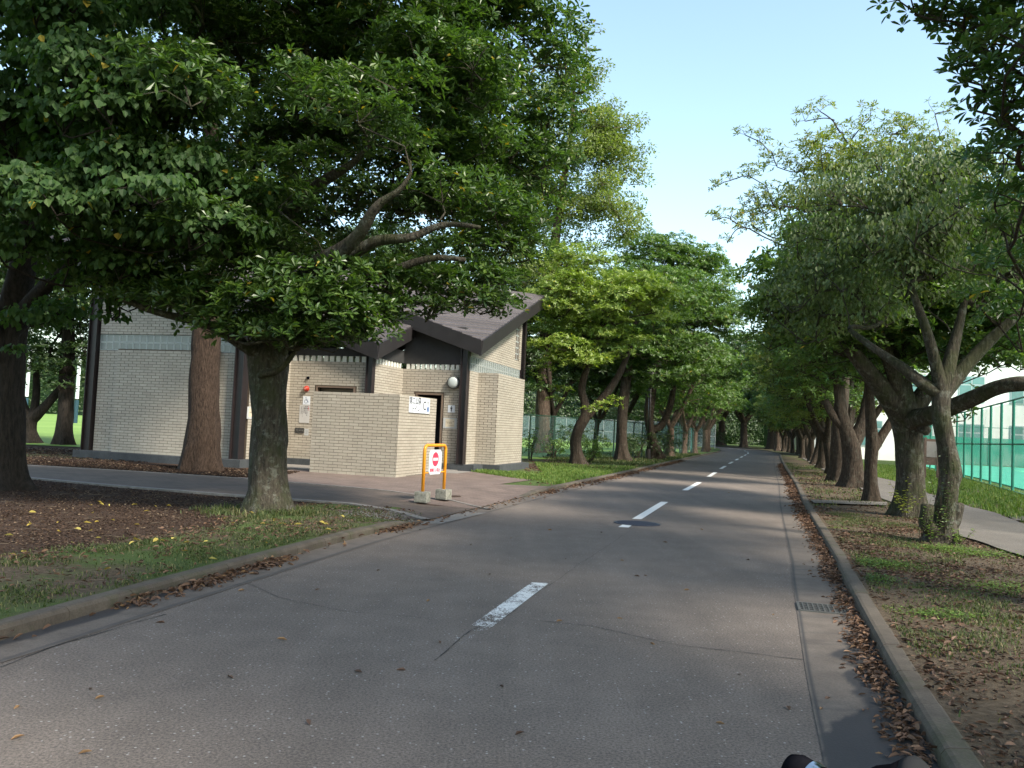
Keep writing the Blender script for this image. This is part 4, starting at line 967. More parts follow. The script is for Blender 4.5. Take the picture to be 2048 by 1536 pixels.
# --- T1: big mossy trunk by the path
y1=11.5
T1=make_tree('evergreen_tree','large spreading evergreen with thick grey mossy trunk in front of the toilet block','tree',
 [tp(531,1022,y1,.34),tp(533,985,y1,.275),tp(536,900,y1,.25),tp(537,830,y1,.245),tp(539,765,y1,.25),tp(541,715,y1+.05,.26),tp(535,640,y1+.2,.17),tp(525,520,y1+.4,.13),tp(515,380,y1+.6,.10),tp(510,220,y1+.8,.07),tp(500,80,y1+1,.05),tp(500,-60,y1+1,.03)],
 [mass(640,300,y1-.3,3.0,2.6,2.1),mass(900,200,y1+.3,1.5,2.0,1.6),mass(930,430,y1+.6,1.2,1.8,1.1),mass(600,40,y1,2.8,2.6,1.6),mass(860,20,y1,1.3,1.6,1.3),mass(420,470,y1-.4,1.6,1.6,.9),mass(560,-120,y1-1,3.6,3.6,1.3)],
 270,LF_NEAR,BARK_A,(.115,.044),per_m2=66,rh=(.42,.78),flat_=.40,seed=4,k=6,upper=.4,
 limbs=[(5,[tp(500,700,y1-.15,.10),tp(462,672,y1-.35,.08),tp(420,648,y1-.5,.068),tp(360,636,y1-.6,.055),tp(300,622,y1-.7,.042),tp(245,596,y1-.8,.035)]),
        (5,[tp(585,600,y1-.3,.15),tp(612,550,y1-.9,.125),tp(650,515,y1-1.4,.10),tp(712,488,y1-1.7,.085),tp(740,430,y1-1.9,.07),tp(762,400,y1-2.0,.05),tp(800,385,y1-2.05,.035),tp(822,345,y1-2.1,.02)]),
        (5,[tp(600,620,y1-.2,.12),tp(640,560,y1-.8,.10),tp(700,515,y1-1.3,.085),tp(760,470,y1-1.5,.07),tp(820,485,y1-1.6,.055),tp(880,440,y1-1.6,.04),tp(960,455,y1-1.5,.025)]),(5,[tp(620,600,y1-.2,.09),tp(690,575,y1-.7,.08),tp(780,545,y1-1.,.06),tp(860,510,y1-1.1,.045),tp(930,520,y1-1.1,.03)]),(7,[tp(560,440,y1-.6,.09),tp(640,360,y1-1.2,.07),tp(700,335,y1-1.5,.045),tp(740,290,y1-1.6,.025)]),
        (4,[tp(510,745,y1-.32,.05),tp(560,748,y1-.36,.045),tp(592,700,y1-.3,.03)])],
 extra_pads=[(A(px,py,Y),h,v) for px,py,Y,h,v in [(450,600,10.6,.75,.26),(560,620,10.2,.8,.28),(660,600,10.3,.75,.28),(730,620,10.6,.5,.2),(520,655,10.8,.5,.18),(620,668,10.5,.55,.2),(690,655,10.7,.4,.16),(480,560,10.4,.7,.3),(600,560,10.1,.7,.3),(710,560,10.3,.6,.3),(380,590,10.8,.6,.24),(300,590,10.9,.5,.2),(330,540,10.8,.6,.28),(860,560,11.3,.6,.22),(940,560,11.6,.55,.22),(990,600,11.8,.42,.16),(900,610,11.4,.35,.16),(855,630,11.2,.22,.14),(960,620,11.7,.3,.13),(800,545,11.0,.5,.2),(1010,560,12,.45,.2),(1080,110,11.8,.6,.3),(1110,200,12.,.5,.28),(1060,330,12,.6,.3),(1040,430,12,.55,.3),(770,600,10.9,.35,.14),(470,640,10.5,.5,.2),(560,668,10.4,.5,.18),(640,650,10.2,.55,.22),(730,660,10.6,.4,.17),(600,690,10.6,.35,.14),(540,600,10.3,.7,.26),(640,600,10.0,.6,.26),(400,620,10.7,.5,.2),(760,560,10.6,.5,.25),(820,590,11.0,.4,.2),(1000,500,12,.7,.35),(1060,500,12.3,.5,.3),(960,500,11.6,.7,.35),(900,520,11.4,.6,.3),(1090,380,12.2,.5,.3),(1020,300,12,.7,.35),(1080,260,12.2,.6,.3),(1120,120,12.2,.4,.25),(1060,60,12,.6,.3),(250,500,12,.7,.3),(330,470,11.6,.7,.3),(420,520,11.,.7,.3),(240,560,12.3,.55,.25),(300,540,12,.6,.25),(480,500,10.8,.7,.3),(820,300,10.8,.7,.3),(600,340,10.1,.7,.3),(470,668,10.5,.35,.13),(700,672,10.5,.35,.13),(640,690,10.5,.3,.12),(580,690,10.6,.3,.12),(760,640,10.7,.3,.13),(800,290,9.7,.45,.2),(750,255,9.8,.45,.2),(430,655,10.6,.5,.2),(500,672,10.4,.5,.2),(575,672,10.2,.5,.2),(650,675,10.2,.5,.2),(725,668,10.3,.42,.18),(370,610,10.6,.55,.22),(300,605,10.8,.5,.2),(240,590,10.9,.5,.2),(690,630,10.1,.55,.22),(770,615,10.5,.4,.18),(1110,60,12,.6,.3),(1130,150,12,.55,.3),(1100,240,12,.6,.3),(1090,310,12.2,.5,.3),(860,620,11.,.4,.18),(930,600,11.2,.5,.2),(1000,620,11.6,.4,.16),(800,570,10.8,.5,.22),(880,570,11,.5,.22),(960,560,11.3,.55,.24)]],rootL=.16,nroots=6,jit=.17)
# --- T2: red brown trunk by the building wall
T2=make_tree('evergreen_tree','tall straight tree with red brown fissured trunk against the left brick wall','tree',
 [tp(400,950,18.9,.44),tp(400,925,18.9,.40),tp(404,890,18.9,.37),tp(408,820,18.9,.335),tp(411,740,18.9,.30),tp(413,650,18.9,.275),tp(415,520,18.8,.24),tp(420,380,18.6,.22),tp(425,200,18.6,.15),tp(430,40,18.6,.08),tp(430,-80,18.6,.05)],
 [mass(430,220,18.3,3.6,2.4,2.6),mass(420,20,18.4,3.4,3,1.8),mass(600,330,18.6,2.2,2,1.6),mass(260,330,18.4,2.2,2,1.6)],130,LF_DARK,BARK_B,(.12,.05),per_m2=26,rh=(.6,1.0),seed=6,rootL=.40,nroots=7,simple_=True,first=5,group=GP)
# --- T0: left edge trunk with heart leaves in front
y0=12.9
T0=make_tree('broadleaf_tree','dark trunk at the path edge carrying drooping heart shaped leaves','tree',
 [tp(5,988,y0,.40),tp(8,955,y0,.29),tp(12,880,y0,.25),tp(15,760,y0,.23),tp(22,660,y0,.22),tp(40,560,y0-.2,.18),tp(60,430,y0-.5,.14),tp(80,280,y0-.8,.10),tp(90,120,y0-1,.07),tp(90,-40,y0-1,.04)],
 [mass(120,300,10.2,1.9,1.8,1.7),mass(300,230,9.6,1.0,1.2,1.0),mass(330,400,9.8,.9,1.1,.9),mass(100,480,10.4,1.6,1.5,.8),mass(60,80,10.3,1.8,1.8,1.0),mass(-200,250,10.5,2.0,2.4,2.2),mass(60,-110,9.6,3.0,3.0,1.0)],
 165,LF_HEART,BARK_D,(.098,.082),per_m2=290,rh=(.36,.66),flat_=.5,seed=9,style='hang',rootL=.6,
 limbs=[(4,[tp(60,600,y0-.5,.11),tp(130,540,y0-1.1,.09),tp(200,450,y0-1.7,.07),tp(250,380,y0-2.3,.05),tp(300,300,y0-2.8,.03)]),(3,[tp(-20,640,y0-.3,.15),tp(-80,560,y0-.6,.1)])],
 extra_pads=[(A(px,py,Y),h,v) for px,py,Y,h,v in [(30,700,11.8,.18,.12),(60,640,12,.5,.2),(120,620,12.2,.45,.2),(180,570,11.6,.5,.3),(390,330,9.5,.4,.3),(410,200,9.4,.35,.25),(380,480,9.6,.4,.25),(240,540,10.5,.45,.3),(240,600,11.6,.4,.2),(300,590,11.5,.45,.22),(360,600,11.3,.4,.2),(210,560,11.5,.5,.25),(270,560,11.2,.5,.25),(340,560,11,.5,.25),(225,630,11.8,.22,.16),(200,520,11,.6,.3)]])
for tname_,lab_,(px,py,Y,rr),up_,sd_ in (
   ('evergreen_tree','dark forked tree at the field edge beside the left trunk',(60,888,28.8,.30),[(58,860,.22),(62,840,.2)],21),
   ('evergreen_tree','dark straight trunk at the field edge nearest the left brick wall',(126,891,28.6,.30),[(128,860,.26),(131,820,.25),(134,760,.23),(136,680,.2),(138,560,.14)],22)):
    tk=[tp(px,py,Y,rr)]+[tp(a,b_,Y,c) for a,b_,c in up_]
    lim=[] 
    if sd_==21: lim=[(2,[tp(45,815,Y,.14),tp(35,760,Y,.12),tp(30,700,Y,.1)]),(2,[tp(75,800,Y,.12),tp(72,740,Y,.1)]),(2,[tp(85,820,Y,.16),tp(110,790,Y,.13),(A(150,745,Y)[0],Y,A(150,745,Y)[2],.1)])]
    make_tree(tname_,lab_,'tree',tk,[mass(px+(0 if sd_==21 else 60),560,Y,3.6,2.6,3.2),mass(px-40,350,Y,3.5,3,3)],120,LF_DARK,BARK_D,(.14,.07),per_m2=22,rh=(.7,1.1),seed=sd_,simple_=True,limbs=lim,group=GP,first=3,
      extra_pads=[(A(a,b_,Y-.5),h,.3) for a,b_,h in ((10,770,.6),(120,772,.5),(180,760,.5),(60,720,.9),(190,720,.6),(150,600,.9),(60,620,.9),(20,735,.7),(80,745,.7),(140,735,.7),(170,700,.7),(100,700,.8),(40,690,.8),(160,640,.8),(200,620,.6))])
# --- tall zelkova behind the toilet block
make_tree('zelkova_tree','tall airy light green tree rising above and behind the toilet roofs','tree',
 [tp(1085,905,38,.42),tp(1085,860,38,.34),tp(1088,760,38,.32),tp(1092,650,38,.28),tp(1105,520,38,.22),tp(1125,380,38,.16),tp(1145,240,38,.1),tp(1150,130,38,.05)],
 [mass(1130,330,38,3.2,2.8,3.6),mass(1220,420,37,1.5,1.8,1.6),mass(1215,270,37,1.3,1.6,1.0),mass(1150,170,38,1.3,1.5,1.2),mass(1095,560,38,2.4,2.5,1.8),mass(1000,430,39,2.8,2.5,3),mass(950,200,39,2.8,2.5,2.8)],
 250,LF_KEY,BARK_P,(.15,.075),per_m2=190,rh=(.55,.95),flat_=.6,seed=31,simple_=True,style='mix',first=3,low=-.8,
 extra_pads=[(A(px,py,37.5),h,v) for px,py,h,v in [(1175,65,.35,.3),(1165,110,.6,.4),(1190,150,.6,.4),(1200,60,.2,.2),(1140,30,.25,.2),(1260,255,.6,.4),(1280,240,.35,.3),(1275,330,.5,.4),(1265,400,.6,.4),(1240,470,.6,.4),(1180,490,.7,.3),(1210,130,.4,.3),(1290,300,.5,.35),(1285,360,.5,.35),(1250,350,.7,.45),(1230,210,.5,.3),(1255,430,.6,.4),(1200,230,.7,.4),(1160,60,.4,.3),(1100,120,.9,.5),(1140,400,.9,.5),(1180,450,.8,.5),(1120,500,.9,.5)]],tip=.014,ex=2.1)
def roundtree(name,label,base_px,Y,rr,lean,masses,npads,lf,bk,seed,**k):
    tk=[tp(base_px[0],base_px[1],Y,rr*1.25)]+[tp(a,b_,Y,rr*c) for a,b_,c in lean]
    kw=dict(per_m2=30,rh=(.5,.9),simple_=True,seed=seed); kw.update(k)
    return make_tree(name,label,'tree',tk,masses,npads,lf,bk,(.125,.052),**kw)
# --- bright rounded evergreen beside the building
T5=roundtree('evergreen_tree','bright green layered evergreen with crooked trunk right of the toilet block',(1156,933),31,.215,[(1153,905,1.0),(1150,885,.95),(1158,855,.95),(1175,830,.9),(1168,800,.7),(1160,775,.6),(1180,720,.5),(1200,660,.4),(1210,600,.3)],
 [mass(1180,640,30.5,2.7,2.0,1.9),mass(1250,600,30.5,1.9,1.8,1.1),mass(1150,720,29.6,1.7,1.2,.8),mass(1160,540,31,1.4,1.4,.9),mass(1110,610,31,.8,1,.8)],190,LF_BRIGHT,BARK_C,33,k=6,rh=(.42,.75),flat_=.32,per_m2=44,first=4,upper=.5,
 limbs=[(4,[tp(1205,800,31,.16),tp(1240,750,31,.12),tp(1262,690,31,.08)])],
 extra_pads=[(A(px,py,29.8),h,.16) for px,py,h in [(1090,740,.5),(1075,755,.3),(1120,780,.45),(1110,800,.3),(1215,810,.5),(1190,820,.45),(1230,800,.35),(1330,640,.6),(1345,665,.5),(1300,590,.6),(1100,690,.6),(1070,690,.5),(1060,640,.4)]])
# --- two taller darker ones following the left kerb
make_tree('evergreen_tree','broad dark green evergreen with straight trunk, second along the left kerb','tree',
 [tp(1245,924,38,.32),tp(1243,895,38,.26),tp(1244,840,38,.24),tp(1250,770,38,.22),tp(1262,700,38,.18),tp(1275,620,38,.16),tp(1285,540,38,.08)],
 [mass(1290,620,38,3.6,2.6,2.4),mass(1330,720,37.5,2.4,2,1.5),mass(1250,720,39,2.4,2,1.4),mass(1200,690,39,2.2,2,1.8)],200,LF_MID,BARK_C,(.14,.06),per_m2=30,rh=(.55,.95),flat_=.35,seed=41,simple_=True,first=3,upper=.4,extra_pads=[(A(px,py,39.5),h,.35) for px,py,h in ((1180,780,.9),(1220,800,.8),(1150,770,.8),(1270,790,.8),(1110,790,.9),(1080,770,.9),(1200,740,1.),(1300,780,.8),(1140,730,1.))])
make_tree('evergreen_tree','tall domed evergreen with forked trunk behind the black lamp post','tree',
 [tp(1312,918,43.5,.36),tp(1308,890,43.5,.27),tp(1300,860,43.5,.22),tp(1296,820,43.5,.26),tp(1310,740,43.5,.22),tp(1340,640,43.5,.16),tp(1350,540,43.5,.08)],
 [mass(1340,600,44,4.2,3,3.0),mass(1300,500,44,2.0,2,1.2),mass(1390,540,44,1.8,2,1.4),mass(1430,650,44,2.4,2,1.8),mass(1380,740,43,2.6,2,1.4)],260,LF_MID,BARK_C,(.16,.07),per_m2=24,rh=(.6,1.05),flat_=.35,seed=43,simple_=True,first=3,upper=.4,extra_pads=[(A(px,py,46),h,.4) for px,py,h in ((1330,800,.9),(1360,820,.8),(1300,820,.8),(1390,800,.9),(1350,760,1.),(1410,760,1.),(1270,840,.6),(1430,800,.8),(1470,620,.9),(1450,560,.9),(1480,680,.9))],
 limbs=[(2,[tp(1325,860,43.5,.2),tp(1345,800,43.5,.16),tp(1350,740,43.5,.12)])])
# prototypes for the rest (built where the first copy stands)
def proto(name,label,x,y,hgt,spread,seed,lf,bk,trunk_r=.22,npads=110,leafs=(.16,.07),per=20,clear=2.2,lean=.15,style='ros',forks=3,flat_=.38,k=5,simple_=True,tb=0.,rh=(.55,.95),group=None,low=-.35,extra=(),cull=None):
    r=np.random.default_rng(seed); b=np.array([x,y,GZ]); l=r.normal(0,lean,2)
    tk=[(x,y,GZ,trunk_r*1.3),(x+l[0]*.1,y+l[1]*.1,.35,trunk_r),(x+l[0]*.5,y+l[1]*.5,clear*.6,trunk_r*.9),(x+l[0],y+l[1],clear,trunk_r*.85)]
    limbs=[]; top=hgt
    for i in range(forks):
        a=2*np.pi*i/forks+r.random()*1.2; d=np.array([math.cos(a),math.sin(a)])*spread
        p=[ (x+l[0]+d[0]*f,y+l[1]+d[1]*f,clear+(hgt-clear)*g_,trunk_r*q) for f,g_,q in ((.16,.14,.62),(.34,.36,.48),(.48,.6,.32),(.55,.78,.2))]
        limbs.append((3,p))
    zc=(clear+hgt)/2+.3; ms=[((x+l[0],y+l[1],zc),(spread,spread,(hgt-clear)/2)),((x+l[0],y+l[1],zc+.6),(spread*.75,spread*.75,(hgt-clear)/2))]
    return make_tree(name,label,'tree',tk,ms,npads,lf,bk,leafs,per_m2=per,rh=rh,flat_=flat_,seed=seed,simple_=simple_,limbs=limbs,k=k,style=style,upper=.3,rootL=.3,first=2,group=group,tb=tb,low=low,extra_pads=extra,cull=cull)
# left row further along the kerb
GLR='trees along the far left kerb'
pL=proto('evergreen_tree','pale trunked evergreen leaning over the far left kerb, nearest the pale teal fence end',16.2,71,9.2,4.2,51,LF_MID,BARK_P,.24,150,(.2,.09),20,1.9,group=GLR)
ordn=['first','second','third','fourth','fifth','sixth','seventh','eighth','ninth','tenth','eleventh','twelfth','thirteenth','fourteenth','fifteenth','sixteenth','seventeenth','eighteenth','nineteenth','twentieth']
for i,(px,Y,s) in enumerate(((1340,50,.95),(1367,58,.85),(1388,63,.85))):
    p=ground_at(px,906); p=A(px,905,Y)
    copy_tree(pL,(p[0],Y,GZ),1.3*i+.5,s,f'evergreen on the far left verge, {ordn[i]} beyond the lamp post',GLR)
for i,(x,Y,s) in enumerate(((18.4,80,1.05),(20.5,90,1.0),(21.5,102,1.1),(19.5,114,1.1))):
    copy_tree(pL,(x,Y,GZ),2.1*i+.9,s,f'evergreen on the outside of the far left kerb, {ordn[i]} beyond the pale trunked one',GLR)
# trees behind the fence line and behind the building
GB='dark trees behind the toilet block'
pB=proto('evergreen_tree','dark tree behind the right end wall of the toilet block, nearest the wall',1.9,38.4,8.0,3.3,53,LF_DARK,BARK_C,.15,140,(.17,.08),22,2.0,group=GB)
for i,(x,Y,s,lb) in enumerate(((-1.2,37,1.0,'dark tree hidden behind the right hand roof, its crown showing past the eaves'),(4.1,41.4,.85,'thin dark trunk with low crown between the two bushes at the fence'),(-5,35,1.2,'dark tree filling the gap behind the middle roof'),(-10.5,35,1.2,'dark tree behind the left wing of the toilet block'),(-20,33,1.1,'dark spreading tree at the far left field edge'),(6.2,47,1.1,'dark tree behind the forked trunk near the lamp post'))):
    copy_tree(pB,(x,Y,GZ),1.7*i,s,lb,GB)
# dark grove where the road bends away
GG='dark trees where the road bends left'
pK=proto('broadleaf_tree','pale sunlit tree over the road end, lighter than the grove behind',30.9,99,12.5,4.4,59,LF_KEY,BARK_P,.28,110,(.26,.12),18,3.2,rh=(.7,1.2))  # sunlit look put into the paler leaf colour
pG=proto('evergreen_tree','dark broad tree at the outside of the far bend, nearest the road',34.5,107,10.5,5.5,57,LF_DARK,BARK_C,.36,110,(.30,.14),12,2.6,group=GG,rh=(.9,1.5))
for i,(x,Y,s) in enumerate(((34,112,1.0),(33,121,1.1),(29.5,130,1.1),(26,140,1.2),(38,122,1.2),(20,150,1.2),(34,138,1.3),(13,146,1.2),(42,108,1.1),(5,150,1.3),(45,130,1.3))):
    copy_tree(pG,(x,Y,GZ),1.1*i+.4,s*1.25,f'dark tree of the grove at the far bend, {ordn[i]} past the nearest one',GG)
# ---------------- right row
GR='trees in the row right of the road'
# R1 near leaning trunk with cut stems
yr=11.3
R1=make_tree('broadleaf_tree','crooked climber-covered trunk with two sawn stumps at its foot, right verge','tree',
 [tp(1880,1090,yr,.21),tp(1886,1060,yr,.18),tp(1893,1010,yr,.135),tp(1900,950,yr,.12),tp(1893,890,yr,.115),tp(1880,830,yr,.12),tp(1883,790,yr,.12),tp(1895,740,yr,.10),tp(1910,680,yr,.07),tp(1930,600,yr,.04)],
 [mass(1700,520,yr+1.5,1.55,1.6,1.15),mass(1800,420,yr+1,1.2,1.4,.9),mass(1880,520,yr,1.3,1.4,.9),mass(1620,600,yr+2,1.0,1.2,.6),mass(1960,430,yr-.5,1.2,1.4,1.0)],150,LF_GREY,BARK_A,(.085,.044),per_m2=190,rh=(.32,.6),flat_=.6,seed=61,style='hang',rootL=.12,
 limbs=[(6,[tp(1840,765,yr,.085),tp(1800,730,yr+.1,.07),tp(1750,700,yr+.3,.055),tp(1700,660,yr+.6,.035)]),(6,[tp(1870,720,yr-.1,.08),tp(1850,650,yr-.2,.06),tp(1820,570,yr-.2,.04)]),(6,[tp(1940,720,yr,.09),tp(1990,670,yr-.2,.07),tp(2048,620,yr-.4,.05)]),
        (1,[tp(1846,1056,yr-.12,.085),tp(1853,1035,yr-.12,.085),tp(1855,1011,yr-.12,.083)]),(1,[tp(1905,1050,yr-.05,.10),tp(1912,1020,yr-.05,.095),tp(1914,1008,yr-.05,.092)]),(4,[tp(1906,935,yr-.03,.10),tp(1908,950,yr-.03,.11),tp(1905,975,yr-.03,.08)])],group=GR,first=6)
# R2 massive pale-patched trunk with the long limb to the right
yr=15.2
R2=make_tree('evergreen_tree','massive thick trunked tree with long bare limb reaching right over the path','tree',
 [tp(1822,1042,yr,.29),tp(1823,1000,yr,.24),tp(1822,940,yr,.225),tp(1818,880,yr,.24),tp(1812,845,yr,.26),tp(1805,800,yr,.22),tp(1795,740,yr,.17),tp(1790,650,yr,.11),tp(1790,540,yr,.06)],
 [mass(1720,560,yr,1.9,1.9,1.4),mass(1850,640,yr,2.0,1.9,1.0),mass(1980,640,yr-.6,1.8,1.9,1.0),mass(1640,640,yr+.3,1.2,1.5,1.0),mass(1960,500,yr,1.8,2,1.3)],170,LF_MID,BARK_A,(.12,.05),per_m2=42,rh=(.45,.8),flat_=.38,seed=63,k=6,group=GR,first=5,upper=.3,rootL=.5,
 limbs=[(4,[tp(1850,835,yr-.5,.17),tp(1895,818,yr-1.2,.145),tp(1945,798,yr-1.8,.125),tp(1990,775,yr-2.2,.115),tp(2030,765,yr-2.5,.11),tp(2090,770,yr-2.8,.09)]),
        (4,[tp(1775,790,yr-.2,.19),tp(1740,745,yr-.4,.15),tp(1705,705,yr-.4,.12),tp(1670,650,yr-.3,.07)]),(4,[tp(1840,850,yr-.3,.1),tp(1853,862,yr-.5,.09)]),
        (4,[tp(1845,790,yr,.17),tp(1890,730,yr,.13),tp(1950,680,yr-.1,.09)]),(4,[tp(1800,780,yr-.3,.14),tp(1770,700,yr-.5,.11),tp(1740,620,yr-.6,.07)])],
 extra_pads=[(A(px,py,Y),h,.2) for px,py,Y,h in [(1900,770,14.5,.4),(1960,740,14,.5),(2000,720,13.6,.5),(1860,740,14.6,.5),(1930,830,15,.25),(2020,690,13.5,.5),(2040,730,13.2,.45),(1900,700,14.2,.6),(1960,690,13.8,.6),(2040,640,13.2,.6),(1850,690,14.8,.6),(1800,720,15,.5),(1760,740,15.5,.45),(1990,590,13.5,.6),(1920,620,14,.6),(1700,690,14.6,.5)]])
# R3 thin forked
yr=18.5
make_tree('evergreen_tree','slim dark Y-forked trunk standing left of the massive trunk','tree',
 [tp(1744,1010,yr,.17),tp(1743,980,yr,.14),tp(1741,930,yr,.13),tp(1745,900,yr,.14),tp(1742,840,yr,.12),tp(1738,780,yr,.10),tp(1735,700,yr,.07)],
 [mass(1700,600,yr,1.9,1.9,1.4),mass(1740,700,yr,1.5,1.6,.8)],110,LF_MID,BARK_C,(.125,.055),per_m2=34,rh=(.45,.8),flat_=.38,seed=64,simple_=True,group=GR,first=4,
 limbs=[(3,[tp(1765,870,yr,.10),tp(1790,830,yr,.09),tp(1815,790,yr,.07)]),(4,[tp(1762,815,yr,.07),tp(1785,780,yr,.05)])])
# R4 thick forked with smooth torn limb
yr=24.3
make_tree('evergreen_tree','thick forked trunk with pale torn limb scar, fourth tree in the right row','tree',
 [tp(1706,982,yr,.34),tp(1707,960,yr,.29),tp(1706,920,yr,.26),tp(1703,890,yr,.26),tp(1690,855,yr,.19),tp(1680,810,yr,.16),tp(1675,740,yr,.14)],
 [mass(1660,620,yr,2.6,2.4,1.9),mass(1620,700,yr,1.6,1.8,1.1),mass(1700,720,yr,1.8,1.8,1.0)],130,LF_MID,BARK_C,(.14,.06),per_m2=30,rh=(.5,.9),flat_=.38,seed=65,simple_=True,group=GR,first=4,
 limbs=[(3,[tp(1722,860,yr,.2),tp(1733,820,yr,.17),tp(1738,770,yr,.12)]),(4,[tp(1668,840,yr,.12),tp(1650,800,yr,.1)])])
# sparse tall yellowish tree
make_tree('broadleaf_tree','tall sparse yellow green tree with thinning top against the sky, right row','tree',
 [tp(1682,968,27.5,.36),tp(1680,940,27.5,.28),tp(1678,880,27.5,.26),tp(1682,800,27.5,.22),tp(1690,700,27.5,.18),tp(1700,600,27.5,.14),tp(1705,480,27.5,.09),tp(1705,330,27.5,.05)],
 [mass(1640,340,27.5,1.9,2.0,1.4),mass(1780,330,27,2.2,2.0,1.3),mass(1700,450,27.5,3.0,2.2,1.4),mass(1880,380,27,1.6,2.0,1.6),mass(1560,430,27.5,1.2,1.4,.8)],125,LF_OLIVE,BARK_C,(.155,.055),per_m2=24,rh=(.45,.85),flat_=.5,seed=67,simple_=True,k=6,group=GR,first=5,tip=.016,ex=2.1,low=-.7,
 extra_pads=[(A(px,py,27),h,v) for px,py,h,v in [(1490,265,.35,.15),(1520,275,.5,.25),(1545,300,.5,.25),(1640,215,.5,.25),(1610,235,.5,.25),(1740,225,.5,.3),(1720,250,.5,.25),(1800,240,.4,.3),(1870,220,.4,.3),(1900,215,.4,.2),(1430,370,.35,.12),(1460,355,.4,.2),(1500,345,.5,.25),(1540,380,.6,.3),(1425,435,.4,.18),(1460,430,.5,.25),(1500,450,.6,.25),(1455,480,.3,.2),(1560,480,.5,.3),(1530,420,.5,.3)]])
# rest of the right row: prototype pair copied along the kerb
pR=proto('evergreen_tree','fifth tree in the right row, dark trunk close to the kerb',float(xR(30.4)+2.0),30.4,6.8,3.0,71,LF_MID,BARK_C,.19,150,(.15,.065),26,1.5,group=GR)
pS=proto('evergreen_tree','sixth tree in the right row, yellowish crown leaning to the road',float(xR(33.6)+1.7),33.6,6.3,2.9,73,LF_OLIVE,BARK_C,.17,140,(.14,.06),26,1.3,group=GR,tb=-.15)
y=37.0; i=6
while y<104 and i<26:
    nm='twenty-first twenty-second twenty-third twenty-fourth twenty-fifth twenty-sixth'.split()
    o=ordn[i] if i<20 else nm[i-20]
    r_=np.random.default_rng(200+i); copy_tree(pR if i%3 else pS,(float(xR(y)+1.7*sec(y)+r_.uniform(-.2,.5)),y,GZ),r_.uniform(0,6.28),r_.uniform(.95,1.2),f'{o} tree in the right row counted from the sawn stumps',GR)
    y+=3.3; i+=1
NP=[(A(px,py,Y),h,v) for px,py,Y,h,v in [(1830,15,7.5,.3,.12),(1880,25,7.4,.35,.14),(1930,10,7.3,.4,.16),(1985,30,7.2,.4,.15),(2040,10,7.2,.4,.2),(1930,50,7.4,.3,.1),(1920,105,7.4,.25,.12),(1960,120,7.3,.3,.14),(2010,110,7.2,.35,.16),(2050,140,7.1,.4,.2),(1930,150,7.3,.22,.1),(1970,170,7.2,.3,.14),(2020,190,7.1,.35,.18),(1950,210,7.3,.2,.1),(2000,230,7.1,.3,.15),(2050,250,7.0,.4,.2),(2040,310,7.2,.35,.2),(2050,390,7.4,.4,.2),(2030,460,7.8,.35,.2),(2050,540,8.4,.4,.2),(1990,400,8.2,.3,.16),(2040,620,9.0,.35,.16),(2045,690,9.6,.3,.14),(1985,520,9.0,.35,.18),(1960,600,10.,.35,.18),(2000,640,10.,.35,.16)]]
# taller trees behind the path far right and trees of the row around the camera (they shade the road)
pN=proto('evergreen_tree','near evergreen of the right row overhanging the upper right corner',5.3,6.2,8.6,3.5,81,LF_NEAR,BARK_C,.3,210,(.115,.045),52,2.3,group=GR,extra=NP,cull=lambda p: p[1]<2.5 or p[0]/p[1]>.56,simple_=False,k=6,rh=(.4,.75))
pQ=proto('evergreen_tree','evergreen of the right row beside the camera',4.2,1.2,8.8,3.5,83,LF_MID,BARK_C,.28,150,(.15,.06),24,2.6,group=GR,rh=(.55,.9))
for i,(x,Y,s,lb) in enumerate(((1.2,-9.5,1.1,'evergreen of the right row well behind the camera'),)):
    copy_tree(pQ,(x,Y,GZ),1.9*i+1,s,lb,GR)
# ------------------------------------------------------------------ fences, field, court, far things
def fence(pts,hgt,posts_m,net,label,spacing,postw=.06,rails=(0.98,),cat='fence',netoff=.04,zb=GZ,group=None,netz=(.05,.97)):
    P=np.array(pts,float); L=np.r_[0,np.cumsum(np.hypot(*np.diff(P,axis=0).T))]; n=int(L[-1]/spacing)+1
    f=empty('fence',(P[0][0],P[0][1],zb),label=label,cat=cat,group=group); o=np.array([P[0][0],P[0][1]])
    for i in range(n):
        s=i*spacing; x=np.interp(s,L,P[:,0])-o[0]; y=np.interp(s,L,P[:,1])-o[1]
        b=MB(); b.tube([(x,y,-.05),(x,y,hgt)],postw/2,8); b.build('post',posts_m,f)
    Q=P-o
    for q in rails:
        b=MB(); b.tube([(a,c,hgt*q) for a,c in Q],postw*.32,6); b.build('rail',posts_m,f)
    k=len(Q); V=np.concatenate([np.c_[Q,np.full(k,hgt*netz[0])],np.c_[Q,np.full(k,hgt*netz[1])]]); i=np.arange(k-1)
    mk('mesh_panel',V,[np.stack([i,i+1,i+k+1,i+k],1)],net,f); return f
fence([(-1.6,32.5),(1.0,35.5),(4.9,41.1),(9.5,52),(13.9,64)],1.85,DGREEN,NETD,'dark green mesh fence between the left tree row and the grass field',1.85,.075,(.98,))
fence([(-16,92),(2,92),(22,92)],2.6,GREYM,NETF,'long grey net fence on the far side of the grass field',2.0,.07,(.99,.5))
tp_=fence([(13.6,64.3),(14.5,66.5)],1.95,TEAL,WINDS,'short pale teal netted fence end close to the far left kerb',.55,.10,(.98,))
cf=[(9.2,11.5),(12.9,20.5),(14.9,25.5),(17.4,31.9),(19.1,36.5),(24.5,52),(30,66)]
fence(cf,2.75,GREENP,NETG,'tall green mesh fence along the tennis court beside the footpath',2.12,.085,(.995,.52,.02))
fence([(30,66),(46,60),(75,48)],2.9,GREENP,WINDS,'far green fence with dark windbreak net behind the tennis court',3.0,.08,(.99,),netz=(.02,.72))
